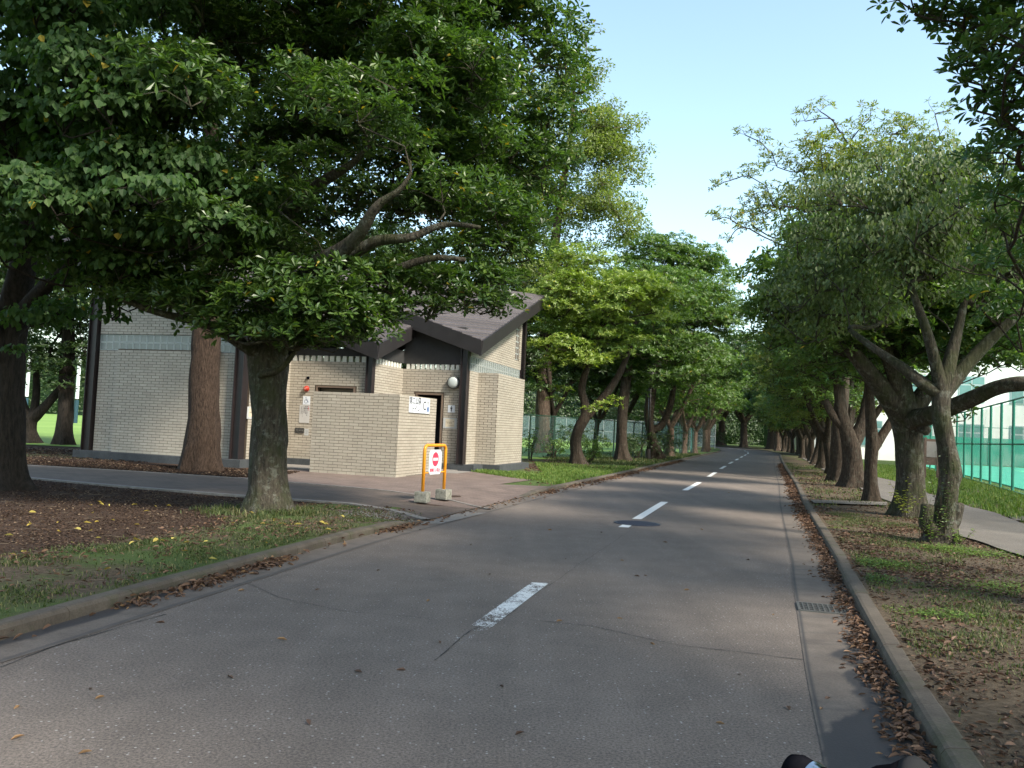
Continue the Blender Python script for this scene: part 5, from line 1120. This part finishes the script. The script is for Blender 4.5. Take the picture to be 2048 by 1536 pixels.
b=MB(); b.poly([(9.8,10),(13.5,20),(15.5,25),(18,31.5),(19.9,36.5),(25.3,52),(30.6,65.5),(46,59.5),(75,47.5),(60,5)],GZ+.03); o=b.build('court_apron',COURT2); o['kind']='structure'
b=MB(); b.poly([(20,24),(25,37),(31,53),(55,44),(44,12)],GZ+.036); o=b.build('court_surface',COURT); o['kind']='structure'
LINEM=simple('court line',(.6,.66,.62),.7)
lines=structure('court_line')
for (a,c) in (((22,27),(46,18)),((27,40),(52,30.5)),((22,27),(27,40)),((24.3,33),(49,24)),((30.5,52),(54.5,43))):
    a=np.array(a,float);c=np.array(c,float);d=(c-a)/np.linalg.norm(c-a);nn=np.array([-d[1],d[0]])*.05
    b=MB(); b.poly([tuple(a-nn),tuple(c-nn),tuple(c+nn),tuple(a+nn)],GZ+.042); b.build('court_line',LINEM,lines)
# pale building beyond the court
bo=A(1770,925,70); ba=-rad(12)
bd=empty('school_building',(bo[0]-4,bo[1],GZ),ba,label='pale three storey building with grey windows beyond the tennis court',cat='building')
b=MB(); b.box(0,46,0,12,0,11.6); b.build('wall',BLDW,bd)
b=MB(); b.box(-.3,46.3,-.3,12.3,11.6,11.95); b.build('roof',GREYM,bd)
for i in range(12):
    x=1.6+i*3.75
    for zz in (1.1,4.9,8.6):
        f=MB(); f.box(x,x+1.9,-.06,0,zz,zz+2.1); fo=f.build('window',WINF,bd)
        for (a,c,e,g_) in ((.08,.9,.08,1.35),(1.0,1.82,.08,1.35),(.08,.9,1.47,2.02),(1.0,1.82,1.47,2.02)):
            f=MB(); f.box(x+a,x+c,-.075,-.06,zz+e,zz+g_); f.build('pane',WING,fo)
for i in range(7):
    b=MB(); b.box(.4+i*7.5,.9+i*7.5,-.35,0,0,11.6); b.build('pilaster',BLDW,bd)
for i in range(3):
    b=MB(); b.box(5.9+i*9,6.5+i*9,-.3,0,2.0,2.55); b.build('air_conditioner',GREYM,bd)
# notice board on posts by the footpath
nb=empty('notice_board',tuple(A(1862,957,33)*[1,1,0]+[0,0,GZ]),-.3,label='weathered brown notice board on two wooden posts by the court fence',cat='notice board')
b=MB(); b.box(-.28,.28,-.03,.03,.55,1.55); b.build('board',WOODB,nb)
for x in (-.22,.22): b=MB(); b.box(x-.04,x+.04,-.04,.04,-.05,1.7) if x>0 else b.box(x-.04,x+.04,-.041,.041,-.05,1.6); b.build('post',WOODB,nb)
b=MB(); b.box(-.22,.22,-.036,-.03,.85,1.45); b.build('paper',simple('faded poster',(.22,.20,.19),.6),nb)
mp=A(1640,912,52); ms=empty('marker_post',(mp[0],mp[1],GZ),label='small red and white marker post between the trunks of the right row',cat='marker post')
b=MB(); b.tube([(0,0,0),(0,0,.4)],.05,10); b.build('white_section',WHITE,ms); b=MB(); b.tube([(0,0,.4),(0,0,.75)],.06,10); b.build('red_section',RED,ms)
# lamp post among the left trees
lp=empty('lamp_post',(6.95,43.0,GZ),label='slim black lamp post among the trees on the left verge',cat='lamp post')
b=MB(); b.tube([(0,0,0),(0,0,.5)],.13,12); b.build('base',STEEL,lp); b=MB(); b.tube([(0,0,.5),(0,0,4.2)],.075,12); b.build('pole',STEEL,lp,smooth=True)
V,F=lathe([(.28,0),(.30,-.05),(.22,-.22),(.05,-.30),(.004,-.31)]); V=V[:,[0,2,1]]*[1,1,-1]+[0,0,4.2]; mk('lantern',V,F,LAMPF,lp)
# posts with padding on the field
for i,(px,lb) in enumerate(((50,'white pole with blue padded foot on the field, left of the forked tree trunk'),(151,'white pole with blue padded foot on the field, right by the building post'))):
    p=A(px,835,70); f=empty('padded_pole',(p[0],p[1],GZ),label=lb,cat='pole')
    b=MB(); b.tube([(0,0,0),(0,0,1.9)],.17,10); b.build('pad',simple('blue pad',(.008,.04,.06),.6),f); b=MB(); b.tube([(0,0,2.0),(0,0,7.5)],.14,10); b.build('pole',WHITE,f)
# distant woods (uncountable)
def woods(name,x0,x1,yfn,h,n,m,seed,leaf=.55,base=0.0):
    r=np.random.default_rng(seed); LV=Leaves(True); x=r.uniform(x0,x1,n); hh=h*(.6+.5*fbm(x,x*0+seed,6,seed)+.2*fbm(x,x*0,2,seed+3)); z=r.random(n)**.8*hh+base
    bul=np.sqrt(np.clip(1-(z/hh)**2,0,1)); y=yfn(x)-bul*3*(.6+.8*vnoise(x,z,2.5,seed))+r.normal(0,.3,n)
    P=np.stack([x,y,z],1); ax=unit(np.stack([r.normal(0,.4,n),-np.ones(n)*.6,np.ones(n)*.7],1)+r.normal(0,.35,(n,3))); D=unit(np.cross(ax,r.normal(size=(n,3))))
    LV.add(P,D,ax,leaf*r.uniform(.6,1.2,n),leaf*.6,np.clip(r.random(n)*.7+.3*(vnoise(x,z,1.6,seed+5)-.3),0,.98))
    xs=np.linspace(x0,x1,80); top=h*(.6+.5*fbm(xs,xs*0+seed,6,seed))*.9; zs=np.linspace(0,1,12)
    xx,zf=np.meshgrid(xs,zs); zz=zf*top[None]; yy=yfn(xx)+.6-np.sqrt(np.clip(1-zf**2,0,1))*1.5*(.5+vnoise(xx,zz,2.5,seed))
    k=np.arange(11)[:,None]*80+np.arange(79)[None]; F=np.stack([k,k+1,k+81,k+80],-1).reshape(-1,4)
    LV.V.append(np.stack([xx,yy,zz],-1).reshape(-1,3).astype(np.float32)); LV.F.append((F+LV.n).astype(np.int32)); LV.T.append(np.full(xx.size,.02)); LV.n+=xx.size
    o=LV.build(name,m); o['kind']='stuff'; o['label']='distant wood edge beyond the sports field' ; return o
woods('woods',-150,8,lambda x:168+0*x,15,36000,LF_DARK,1,.5)
woods('woods',-30,26,lambda x:120+.2*x,10,22000,LF_DARK,2,.45)
woods('woods',0,62,lambda x:172+0*x,19,60000,LF_DARK,3,.42)
woods('woods',44,150,lambda x:150-.55*(x-44),13,12000,LF_DARK,4,.7)
# clipped hedge at the bend and pale shed glimpsed behind the trunks
def shrub(name,label,x,y,w_,h_,n,m,seed,leaf=(.12,.05),cat='shrub',style='ros',group=None,simple_=True,depth=None):
    r=np.random.default_rng(seed); o=empty(name,(x,y,GZ),label=label,cat=cat,group=group); LV=Leaves(simple_)
    for k in range(max(3,int(w_*5))):
        c=np.array([r.uniform(-.35,.35)*w_,r.uniform(-.35,.35)*(depth or w_),h_*r.uniform(.35,.72)]); P,d=pad_points(r,c,w_*.28,h_*.33,int(n/max(3,int(w_*5))),-.9)
        P[:,2]=np.clip(P[:,2],.03,None)
        if style=='ros': rosettes(LV,r,P,d,5,leaf[0],leaf[1])
        else: hanging(LV,r,P,d,leaf[0],leaf[1],down=.1,side=.8)
    LV.build('foliage',m,o)
    b=MB()
    for k in range(7):
        a=r.uniform(0,6.28); q=r.uniform(.15,.4)*w_; b.tube([(0.04*math.cos(a),.04*math.sin(a),0),(q*.4*math.cos(a),q*.4*math.sin(a),h_*.4),(q*math.cos(a),q*math.sin(a),h_*.8)],[.015,.01,.004],5,False)
    b.build('stem',BARK_C,o); return o
for (px,py,Y,w_,h_,n,m,sd_,lb) in ((1328,915,44,2.3,1.7,420,LF_DARK,1,'large dark glossy shrub right of the lamp post'),(1275,918,42.5,1.9,1.3,300,LF_DARK,2,'dark glossy shrub left of the lamp post'),(1150,915,38,2.2,1.6,320,LF_DARK,3,'dark shrub behind the crooked tree trunk'),(1182,922,35,1.3,1.1,200,LF_MID,4,'mid green shrub right of the crooked tree trunk'),(1105,915,36.5,1.2,1.0,90,LF_MID,5,'thin twiggy shrub at the fence left of the crooked tree'),(1062,912,34,1.0,1.3,80,LF_MID,6,'sparse shrub beside the end wall of the toilet block')):
    p=A(px,py,Y); shrub('shrub',lb,p[0],p[1],w_,h_,n,m,sd_)
hd=shrub('hedge','dark clipped hedge beyond the bend of the road',26,126,12,2.2,1500,LF_DARK,8,(.35,.16),'hedge',depth=2.0)
sh_=empty('storage_shed',(44,126,GZ),.2,label='pale shed glimpsed between the dark trunks at the far bend',cat='shed'); b=MB(); b.box(-3,3,-1.5,1.5,0,2.4); b.build('wall',BLDW,sh_); b=MB(); b.box(-3.2,3.2,-1.7,1.7,2.4,2.6); b.build('roof',GREYM,sh_); b=MB(); b.box(-.6,.6,-1.53,-1.5,.1,2.0); b.build('door',GREYM,sh_)
# ------------------------------------------------------------------ grass
def blades(name,pts,h,m,seed,w_=.006,lean=.5,tb=0.,label=None):
    r=np.random.default_rng(seed); n=len(pts); a=r.uniform(0,2*np.pi,n); d=np.stack([np.cos(a),np.sin(a),np.zeros(n)],1); s=np.stack([-np.sin(a),np.cos(a),np.zeros(n)],1)
    hh=h*r.uniform(.45,1.25,n)[:,None]; ln=lean*r.uniform(.2,1.2,n)[:,None]
    ww=w_*r.uniform(.6,1.3,n)[:,None]; P=pts
    m1=P+np.array([0,0,1])*hh*.6+d*hh*ln*.35; tipp=P+np.array([0,0,1])*hh*(1-.3*ln)+d*hh*ln
    V=np.stack([P-s*ww,P+s*ww,m1+s*ww*.7,m1-s*ww*.7,tipp],1).reshape(-1,3); k=np.arange(n)[:,None]*5
    t=np.repeat(np.clip(tb+r.random(n),0,1),5)
    o=mk(name,V,[k+np.array([[0,1,2,3]]),k+np.array([[3,2,4]])],m,attrs={'tint':t}); o['kind']='stuff'
    if label: o['label']=label
    return o
def scatter(r,n,x0,x1,y0,y1,keep,z):
    x=r.uniform(x0,x1,n); y=r.uniform(y0,y1,n); k=keep(x,y)>r.random(n); x=x[k];y=y[k]; return np.stack([x,y,z(x,y)],1)
zl=lambda x,y: vergeZ(-1)(x,y)-.004
zr=lambda x,y: vergeZ(1)(x,y)-.004
onL=lambda x,y: (x<xL(y)-sec(y)*KW-.01)
r=np.random.default_rng(77)
def keepgrassL(x,y):
    gx=np.interp(y,GL[:,0],GL[:,1]); g=np.clip((x-gx)/.5+.35,0,1)*(y<12.6); n=fbm(x,y,.8,7); n2=fbm(x,y,.22,71)
    grav=np.clip(1-np.hypot(x+1.6,y-11.7)/.9,0,1); return onL(x,y)*g*np.clip((n-.40)*4,0.08,1)*np.clip((n2-.33)*4,.1,1)*(1-grav)
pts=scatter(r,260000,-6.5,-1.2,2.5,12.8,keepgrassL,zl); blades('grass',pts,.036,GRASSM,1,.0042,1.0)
pts=scatter(r,14000,-4.4,-2.2,9.9,12.6,lambda x,y:np.exp(-((np.hypot(x+3.2,y-11.2)-.40)/.30)**2)*np.clip((fbm(x,y,.3,5)-.35)*4,.05,1),zl); blades('grass',pts,.09,GRASSM,2,.005,.9)
def keeptri(x,y):
    inside=onL(x,y)*(y>17.8)*((x-(-.89))*(19.26-23.17)-(y-23.17)*(1.29+.89)<0)*((y>25.2)|(x>.98)|(y<24))
    n=fbm(x,y,1.3,9); return inside*np.clip(1.3-(y-19)/14,.15,1)*np.clip((n-.25)*3,.1,1)*(~((x<.95)&(y>24)))
pts=scatter(r,110000,-1.5,5.5,17.8,31,keeptri,zl); blades('grass',pts,.10,GRASSB,3,.009,.6)
pts=scatter(r,90000,1.5,14,29,60,lambda x,y:onL(x,y)*np.clip((fbm(x,y,1.5,19)-.35)*3,.05,1)*((xL(y)-x)<5.5),zl); blades('grass',pts,.10,GRASSM,4,.016,.6)
offR=lambda x,y:(x-xR(y))/sec(y)-KW
inpath=lambda x,y:(x>np.interp(y,RP[:,0],RP[:,1])-.03)&(x<np.interp(y,RP[:,0],RP[:,2])+.03)
def keepR(x,y):
    n=fbm(x,y,1.0,17); n2=fbm(x,y,.3,44); o=offR(x,y); return (o>.03)*(~inpath(x,y))*(x<np.interp(y,RP[:,0],RP[:,1]))*np.clip((n-.47)*6+.25*np.clip((y-25)/15,0,1),.015,1)*np.clip((n2-.35)*5,.03,1)*(1-.9*np.clip(1-np.hypot((o-.4)/.7,(y-4.2)/1.7),0,1))
pts=scatter(r,230000,1.2,8.5,2.2,16,keepR,zr); blades('grass',pts,.038,GRASSM,5,.0042,1.1)
pts=scatter(r,110000,4,22,16,48,keepR,zr); blades('grass',pts,.07,GRASSM,6,.010,.8)
def keepFar(x,y):
    fx=np.interp(y,[c[1] for c in cf],[c[0] for c in cf]); return (x>np.interp(y,RP[:,0],RP[:,2])+.02*0+.05)*(x<fx+.15)*np.clip((fbm(x,y,1,3)-.2)*4,.3,1)
pts=scatter(r,200000,6.5,26,9,52,keepFar,zr); blades('grass',pts,.13,GRASSB,7,.010,.7)
# moss cushion / clover patches on the right verge
def patch(cx_,cy_,rx,ry,n,m,seed,h=.05):
    r=np.random.default_rng(seed); x=r.normal(cx_,rx,n); y=r.normal(cy_,ry,n); k=offR(x,y)>.06; x=x[k];y=y[k]; P=np.stack([x,y,zr(x,y)+r.uniform(.01,h,len(x))],1)
    LV=Leaves(True); a=r.uniform(0,6.28,len(x)); D=np.stack([np.cos(a),np.sin(a),r.uniform(-.1,.5,len(x))],1); Nn=unit(np.stack([r.normal(0,.3,len(x)),r.normal(0,.3,len(x)),np.ones(len(x))],1)); LV.add(P,D,Nn,.022,.018,r.random(len(x))*.9); o=LV.build('clover_patch',m); o['kind']='stuff'
for i,(px,py,rx,ry,n) in enumerate(((1755,1130,.22,.18,1500),(1730,1160,.15,.12,800),(1905,1100,.25,.14,1100),(1960,1110,.25,.15,900),(1880,1235,.16,.1,500),(2020,1180,.3,.2,900))):
    p=ground_at(px,py); patch(p[0],p[1],rx,ry,n,LF_MID if i<2 else GRASSB,i+5)
# ------------------------------------------------------------------ litter
LSHAPES=[(.35,.75,.7,.7),(.3,.9,.65,.75),(.4,.6,.75,.6)]
def litter(name,P,size,m,seed,tb=0.,tv=1.,flat_=.35,kind='stuff',curl=(.0,.35)):
    r=np.random.default_rng(seed); n=len(P); LV=Leaves(False); a=r.uniform(0,6.28,n); D=np.stack([np.cos(a),np.sin(a),r.normal(0,flat_*.6,n)],1); Nn=unit(np.stack([r.normal(0,flat_,n),r.normal(0,flat_,n),np.ones(n)],1))
    L=size*r.uniform(.6,1.25,n)
    for i in range(3):
        k=np.arange(n)%3==i
        if k.any(): LV.add(P[k],D[k],Nn[k],L[k],L[k]*r.uniform(.35,.6,k.sum()),np.clip(tb+tv*r.random(k.sum()),0,1),LSHAPES[i],fold=.25,curl=r.uniform(*curl))
    o=LV.build(name,m); o['kind']=kind; return o
r=np.random.default_rng(99)
def gut(side,n,y0,y1,wf,dens):
    y=r.uniform(y0,y1,n); y=y[dens(y)>r.random(n)]; s=np.abs(r.normal(0,1,len(y)))*wf(y)+.02; x=(xR(y)-s*sec(y)) if side>0 else (xL(y)+s*sec(y)); pile=np.clip(1-s/.2,0,1)*r.random(len(y))*.045
    return np.stack([x,y,.012+pile],1)
wR=lambda y:.065+.05*(fbm(y,y*0,.6,3)-.3)
PR_=gut(1,5200,2.5,14,wR,lambda y:np.clip(.35+1.2*(fbm(y,y*0,.5,8)-.3),.2,1))
near=np.argsort(PR_[:,1])[:230]; rest=np.setdiff1d(np.arange(len(PR_)),near)
litter('leaf_litter',PR_[rest],.050,LITTER,1,tb=.05,tv=.85)
litter('leaf_litter',gut(1,9000,14,48,lambda y:.10+0*y,lambda y:np.clip(1.1*(fbm(y,y*0,1.2,8)),.2,1)),.075,LITTER,2,tb=.1,tv=.8)
litter('leaf_litter',gut(-1,2600,3,11.4,lambda y:.075+0*y,lambda y:np.clip((fbm(y,y*0,1.1,31)-.42)*5,.03,1)),.062,LITTER,3,tb=.1,tv=.85)
litter('leaf_litter',gut(-1,4200,17.6,45,lambda y:.11+0*y,lambda y:np.clip((fbm(y,y*0,1.5,33)-.25)*3,.15,1)),.08,LITTER,4,tb=.1,tv=.85)
litter('leaf_litter',gut(-1,260,11.4,17.6,lambda y:.12+0*y,lambda y:.6+0*y),.06,LITTER,14,tb=.1,tv=.85)
gutter_parent=[o for o in bpy.data.objects if o.name=='gutter'][0]
variants=[]
for i in range(8):
    LV=Leaves(False); LV.add(np.zeros((1,3)),np.array([[1.,0,.05*i/4]]),np.array([[.1*(i-4)/4,.12,1.]]),np.array([1.0]),np.array([.36+.04*(i%4)]),np.array([.12+.11*i]),LSHAPES[i%3],fold=.25,curl=.06*i)
    o=LV.build('leaf',LITTER); variants.append(o.data); bpy.data.objects.remove(o)
for j in near:
    o=bpy.data.objects.new('fallen_leaf',variants[int(r.integers(8))]); link(o,gutter_parent); s=.052*r.uniform(.6,1.3); o.location=PR_[j]+[0,0,.004]; o.scale=(s,)*3; o.rotation_euler=(r.normal(0,.35),r.normal(0,.35),r.uniform(0,6.28))
# verge litter
def keepLit(x,y): return (offR(x,y)>.0)*(~inpath(x,y))*(x<np.interp(y,RP[:,0],RP[:,1]))*np.clip((fbm(x,y,.7,37)-.40)*4+.10,.10,1)
P=scatter(r,15000,1.2,7.5,2.2,12,lambda x,y:(offR(x,y)>.0)*(~inpath(x,y))*(x<np.interp(y,RP[:,0],RP[:,1]))*1.0,lambda x,y:zr(x,y)+.010); litter('leaf_litter',P,.028,LITTER,25,tb=-.1,tv=.8)
P=scatter(r,46000,1.5,7.5,2.2,15,keepLit,lambda x,y:zr(x,y)+.012); litter('leaf_litter',P,.05,LITTER,5,tb=-.05,tv=.8)
P=scatter(r,16000,4.5,14,15,36,keepLit,lambda x,y:zr(x,y)+.015); litter('leaf_litter',P,.07,LITTER,6,tb=-.05,tv=.8)
def keepMul(x,y):
    gx=np.interp(y,GL[:,0],GL[:,1]); strip_y=np.interp(x,[-16,-8.53,-6.22,-4,-2.34,-1.1],[17.9,14.9,13.95,13.2,12.75,11.8]); return (x<gx+.25)*(y<strip_y)*.9*np.clip((fbm(x,y,.5,6)-.2)*3,.3,1)
P=scatter(r,110000,-10,-2.4,5.5,17,keepMul,lambda x,y:zl(x,y)+.008); litter('mulch',P,.030,CHIP,7,tb=0,tv=1,flat_=.4)
P=scatter(r,26000,-12,-4.8,17.3,20,lambda x,y:(y>np.interp(x,[-10.3,-7.85,-5.45],[18.15,17.75,17.15]))*.9,lambda x,y:0*x+GZ+.012); litter('mulch',P,.05,CHIP,8,tb=0,tv=1,flat_=.4)
P=scatter(r,9000,-16,-8.8,18.5,26,lambda x,y:(y<26.3)*(y>np.interp(x,[-30,-10.3],[23.2,18.3]))*.8,lambda x,y:0*x+GZ+.012); litter('mulch',P,.06,CHIP,9,tb=0,tv=1,flat_=.4)
P=scatter(r,6000,-4.8,-1.3,3,12.6,lambda x,y:onL(x,y)*(x>np.interp(y,GL[:,0],GL[:,1])-.2)*np.clip((fbm(x,y,.6,12)-.35)*3,.1,1),lambda x,y:zl(x,y)+.03); litter('leaf_litter',P,.05,LITTER,10,tb=.05,tv=.8)
P=scatter(r,3500,.5,6,19,34,lambda x,y:onL(x,y)*np.clip((fbm(x,y,1.2,13)-.35)*3,.05,1),lambda x,y:zl(x,y)+.03); litter('leaf_litter',P,.08,LITTER,11,tb=.1,tv=.7)
P=scatter(r,110,-5.5,-1.6,3.2,11.5,lambda x,y:onL(x,y)*1.0,lambda x,y:zl(x,y)+.04); litter('yellow_leaves',P,.085,YELLOWL,12)
P=scatter(r,1500,-3,-.9,10.6,12.4,lambda x,y:onL(x,y)*np.exp(-(np.hypot(x+1.7,y-11.6)/.6)**2),lambda x,y:zl(x,y)+.004)
b=MB()
for p in P: s=r.uniform(.006,.014); b.obox(p,(s,s*.2,0),(-s*.2,s,0),(0,0,s*.6))
o=b.build('gravel',simple('grey gravel',(.20,.19,.175),.9,var=.3,nscale=30)); o['kind']='stuff'
# fallen twigs
b=MB()
for side,n,x0,x1,y0,y1 in ((1,260,2,7.5,2.5,13),(-1,170,-6.5,-2,4,13)):
    P=scatter(r,n*4,x0,x1,y0,y1,(lambda x,y:(offR(x,y)>.05)*(~inpath(x,y))*(x<np.interp(y,RP[:,0],RP[:,1]))*.3) if side>0 else (lambda x,y:onL(x,y)*.25),(zr if side>0 else zl))
    for p in P:
        a=r.uniform(0,6.28); l=r.uniform(.04,.20); d=np.array([math.cos(a),math.sin(a),0])*l/2; k=np.array([-d[1],d[0],0])*r.normal(0,.25)
        p=p+[0,0,.016]; b.tube([p-d,p+k+[0,0,.006],p+d],[.0028,.0024,.0012],4,False)
o=b.build('twigs',simple('dry twig bark',(.11,.085,.06),.85)); o['kind']='stuff'
# single leaves lying on the asphalt
LV0=[]
for i in range(3):
    LV=Leaves(False); LV.add(np.zeros((1,3)),np.array([[1.,0,.12]]),np.array([[.0,.15,1.]]),np.array([1.0]),np.array([.45]),np.array([[.25],[.62],[.93]][i]),LSHAPES[i],fold=.3,curl=.15)
    o=LV.build('leaf',LITTER); LV0.append(o.data); bpy.data.objects.remove(o)
kinds=(('dark brown dry leaf lying on the road asphalt','dark brown leaves on the road'),('reddish brown dry leaf lying on the road asphalt','reddish brown leaves on the road'),('pale tan leaf lying on the road asphalt','pale tan leaves on the road'))
spots=[(155,1508,2),(210,1392,2),(812,1340,1),(1007,1375,0),(1112,1243,2),(1233,1236,2),(1288,1150,1),(1280,1153,0),(575,1280,2),(630,1180,1),(1450,1448,2),(1640,1420,2),(1580,1420,1),(1768,1508,2),(980,1150,0),(1130,1117,0),(1240,1120,2),(725,1345,0),(455,1352,1),(880,1287,1),(1400,1058,2),(1335,1085,1),(1022,1077,1),(1095,1060,2),(940,1090,0),(1660,1395,1),(1300,1285,2),(180,1380,0),(490,1180,2),(1500,1120,0),(1470,1050,0),(40,1410,2),(620,1450,1),(1205,1065,0),(1545,1230,2),(330,1245,1),(1380,1180,2),(1190,985,0),(1500,1010,0),(1460,985,2),(860,1200,2),(760,1140,0),(20,1480,2),(1480,1350,1),(1030,1470,0)]
for px,py,k in spots:
    p=ground_at(px,py,.003); o=bpy.data.objects.new('fallen_leaf',LV0[k]); link(o); s=.055*r.uniform(.75,1.2); o.location=p; o.scale=(s,)*3; o.rotation_euler=(r.normal(0,.12),r.normal(0,.12),r.uniform(0,6.28)); tag(o,kinds[k][0],'leaf',kinds[k][1])
# climbers and seedlings at the right trunks
def sprig(label,px,py,Y,n,h,m,seed,spread=.22,leaf=(.05,.022)):
    r=np.random.default_rng(seed); p=A(px,py,Y); o=empty('seedling',(p[0],p[1],GZ),label=label,cat='seedling'); LV=Leaves(False); b=MB()
    for k in range(n):
        a=r.uniform(0,6.28); q=spread*r.uniform(.3,1); hh=h*r.uniform(.5,1); T=[np.array([0,0,0.]),np.array([q*.5*math.cos(a),q*.5*math.sin(a),hh*.55]),np.array([q*math.cos(a),q*math.sin(a),hh])]
        b.tube(T,[.004,.003,.0015],4,False); m_=10; u=np.linspace(.25,1,m_); P=(1-u)[:,None]**2*T[0]+2*(u*(1-u))[:,None]*T[1]+u[:,None]**2*T[2]
        ph=r.uniform(0,6.28,m_); D=np.stack([np.cos(ph),np.sin(ph),r.uniform(-.1,.5,m_)],1); Nn=unit(np.stack([r.normal(0,.3,m_),r.normal(0,.3,m_),np.ones(m_)],1)); LV.add(P,D,Nn,leaf[0],leaf[1],r.random(m_)*.95)
    LV.build('foliage',m,o); b.build('stem',BARK_C,o)
sprig('yellow green seedling growing against the foot of the massive trunk',1815,1040,14.6,9,.75,LF_OLIVE,1,.3,(.07,.035))
sprig('tangled green seedling between the two sawn stumps',1862,1092,11.0,9,.5,LF_MID,2)
sprig('fine leaved climber shoot beside the crooked trunk, right verge',1888,1060,11.15,16,1.25,LF_DARK,3,.28,(.045,.02))
sprig('bright small seedling cluster right of the sawn stumps',1920,1098,11.0,9,.22,GRASSB,4,.25)
sprig('thin sprig at the left foot of the sawn stump',1840,1090,11.1,4,.6,LF_MID,5,.2,(.03,.012))
# ------------------------------------------------------------------ bicycle under the camera (only its handlebar end and bell show)
bike=empty('bicycle',(-.02,.18,0),-.12,label='bicycle handlebar with black rubber grip and glossy bell at the bottom edge',cat='bicycle')
gr_=[np.array(q) for q in ()]
def loc_of(px,py,Y):
    p=A(px,py,Y)-np.array([-.02,.18,0]); c,s=math.cos(.12),math.sin(.12); return np.array([c*p[0]-s*p[1],s*p[0]+c*p[1],p[2]])
g0=loc_of(1838,1580,.50); g1=loc_of(1700,1614,.53)
dg_=unit(g0-g1); g1=g0-dg_*.12
b=MB(); n_=14; tt=np.linspace(0,1,n_); b.tube([g1+(g0-g1)*t for t in tt],[.0165+.0012*(i%2) for i in range(n_)],20); b.build('grip',RUBBER,bike,smooth=True)
b=MB(); b.tube([g0-dg_*.001,g0+dg_*.004,g0+dg_*.007],[.0178,.0178,.013],20); b.build('grip_end',simple('grey rubber rim',(.02,.021,.023),.8,spec=.05),bike,smooth=True)
sx=g1-dg_*.05; ctr=np.array([-.03,.16,1.02])
b=MB(); b.tube([g1,sx,(sx+ctr)/2+np.array([0,.02,-.02]),ctr,ctr+np.array([-.12,-.03,.0]),ctr+np.array([-.22,-.10,.03]),ctr+np.array([-.30,-.20,.04])],.011,12); b.build('handlebar',CHROME,bike,smooth=True)
e0=loc_of(1588,1541,.52); e1=loc_of(1668,1590,.50); de=unit(e1-e0)
b=MB(); b.tube([e0-de*.004,e0+de*.002,e0+de*.010],[.008,.0108,.0108],24); b.build('bell_cap',RUBBER,bike,smooth=True)
b=MB(); b.tube([e0+de*.010,e0+de*.0115,e0+de*.016],[.0114,.0116,.0112],24,False); b.build('bell_ring',CHROME,bike,smooth=True)
b=MB(); b.tube([e0+de*.016,e0+de*.03,e1,e1+de*.03],[.0106,.0102,.009,.007],24); b.build('bell',BELLM,bike,smooth=True)
b=MB(); b.tube([ctr,ctr+[0,-.06,-.06],ctr+[0,-.08,-.22]],.016,10); b.tube([(-.02,.12,.82),(-.02,.20,.62),(-.02,.28,.36)],.014,8); b.build('stem_and_fork',STEEL,bike)
b=MB(); b.tube([(-.02,.12,.80),(-.02,-.45,.55),(-.02,-.45,.30)],.016,8); b.tube([(-.02,-.45,.30),(-.02,-.80,.36)],.012,8); b.build('frame',STEEL,bike)
for yy in (.30,-.80):
    a=np.linspace(0,2*np.pi,33); R_=.33
    b=MB(); b.tube([(-.02,yy+R_*math.cos(t),R_+R_*.999*math.sin(t)+.018) for t in a],.018,8,False); wh=b.build('wheel',RUBBER,bike,smooth=True)
    b=MB()
    for t in np.linspace(0,2*np.pi,13)[:-1]: b.tube([(-.02,yy,R_+.018),(-.02,yy+R_*math.cos(t),R_+.018+R_*math.sin(t))],.002,4,False)
    b.build('spoke',CHROME,wh)['kind']='stuff'
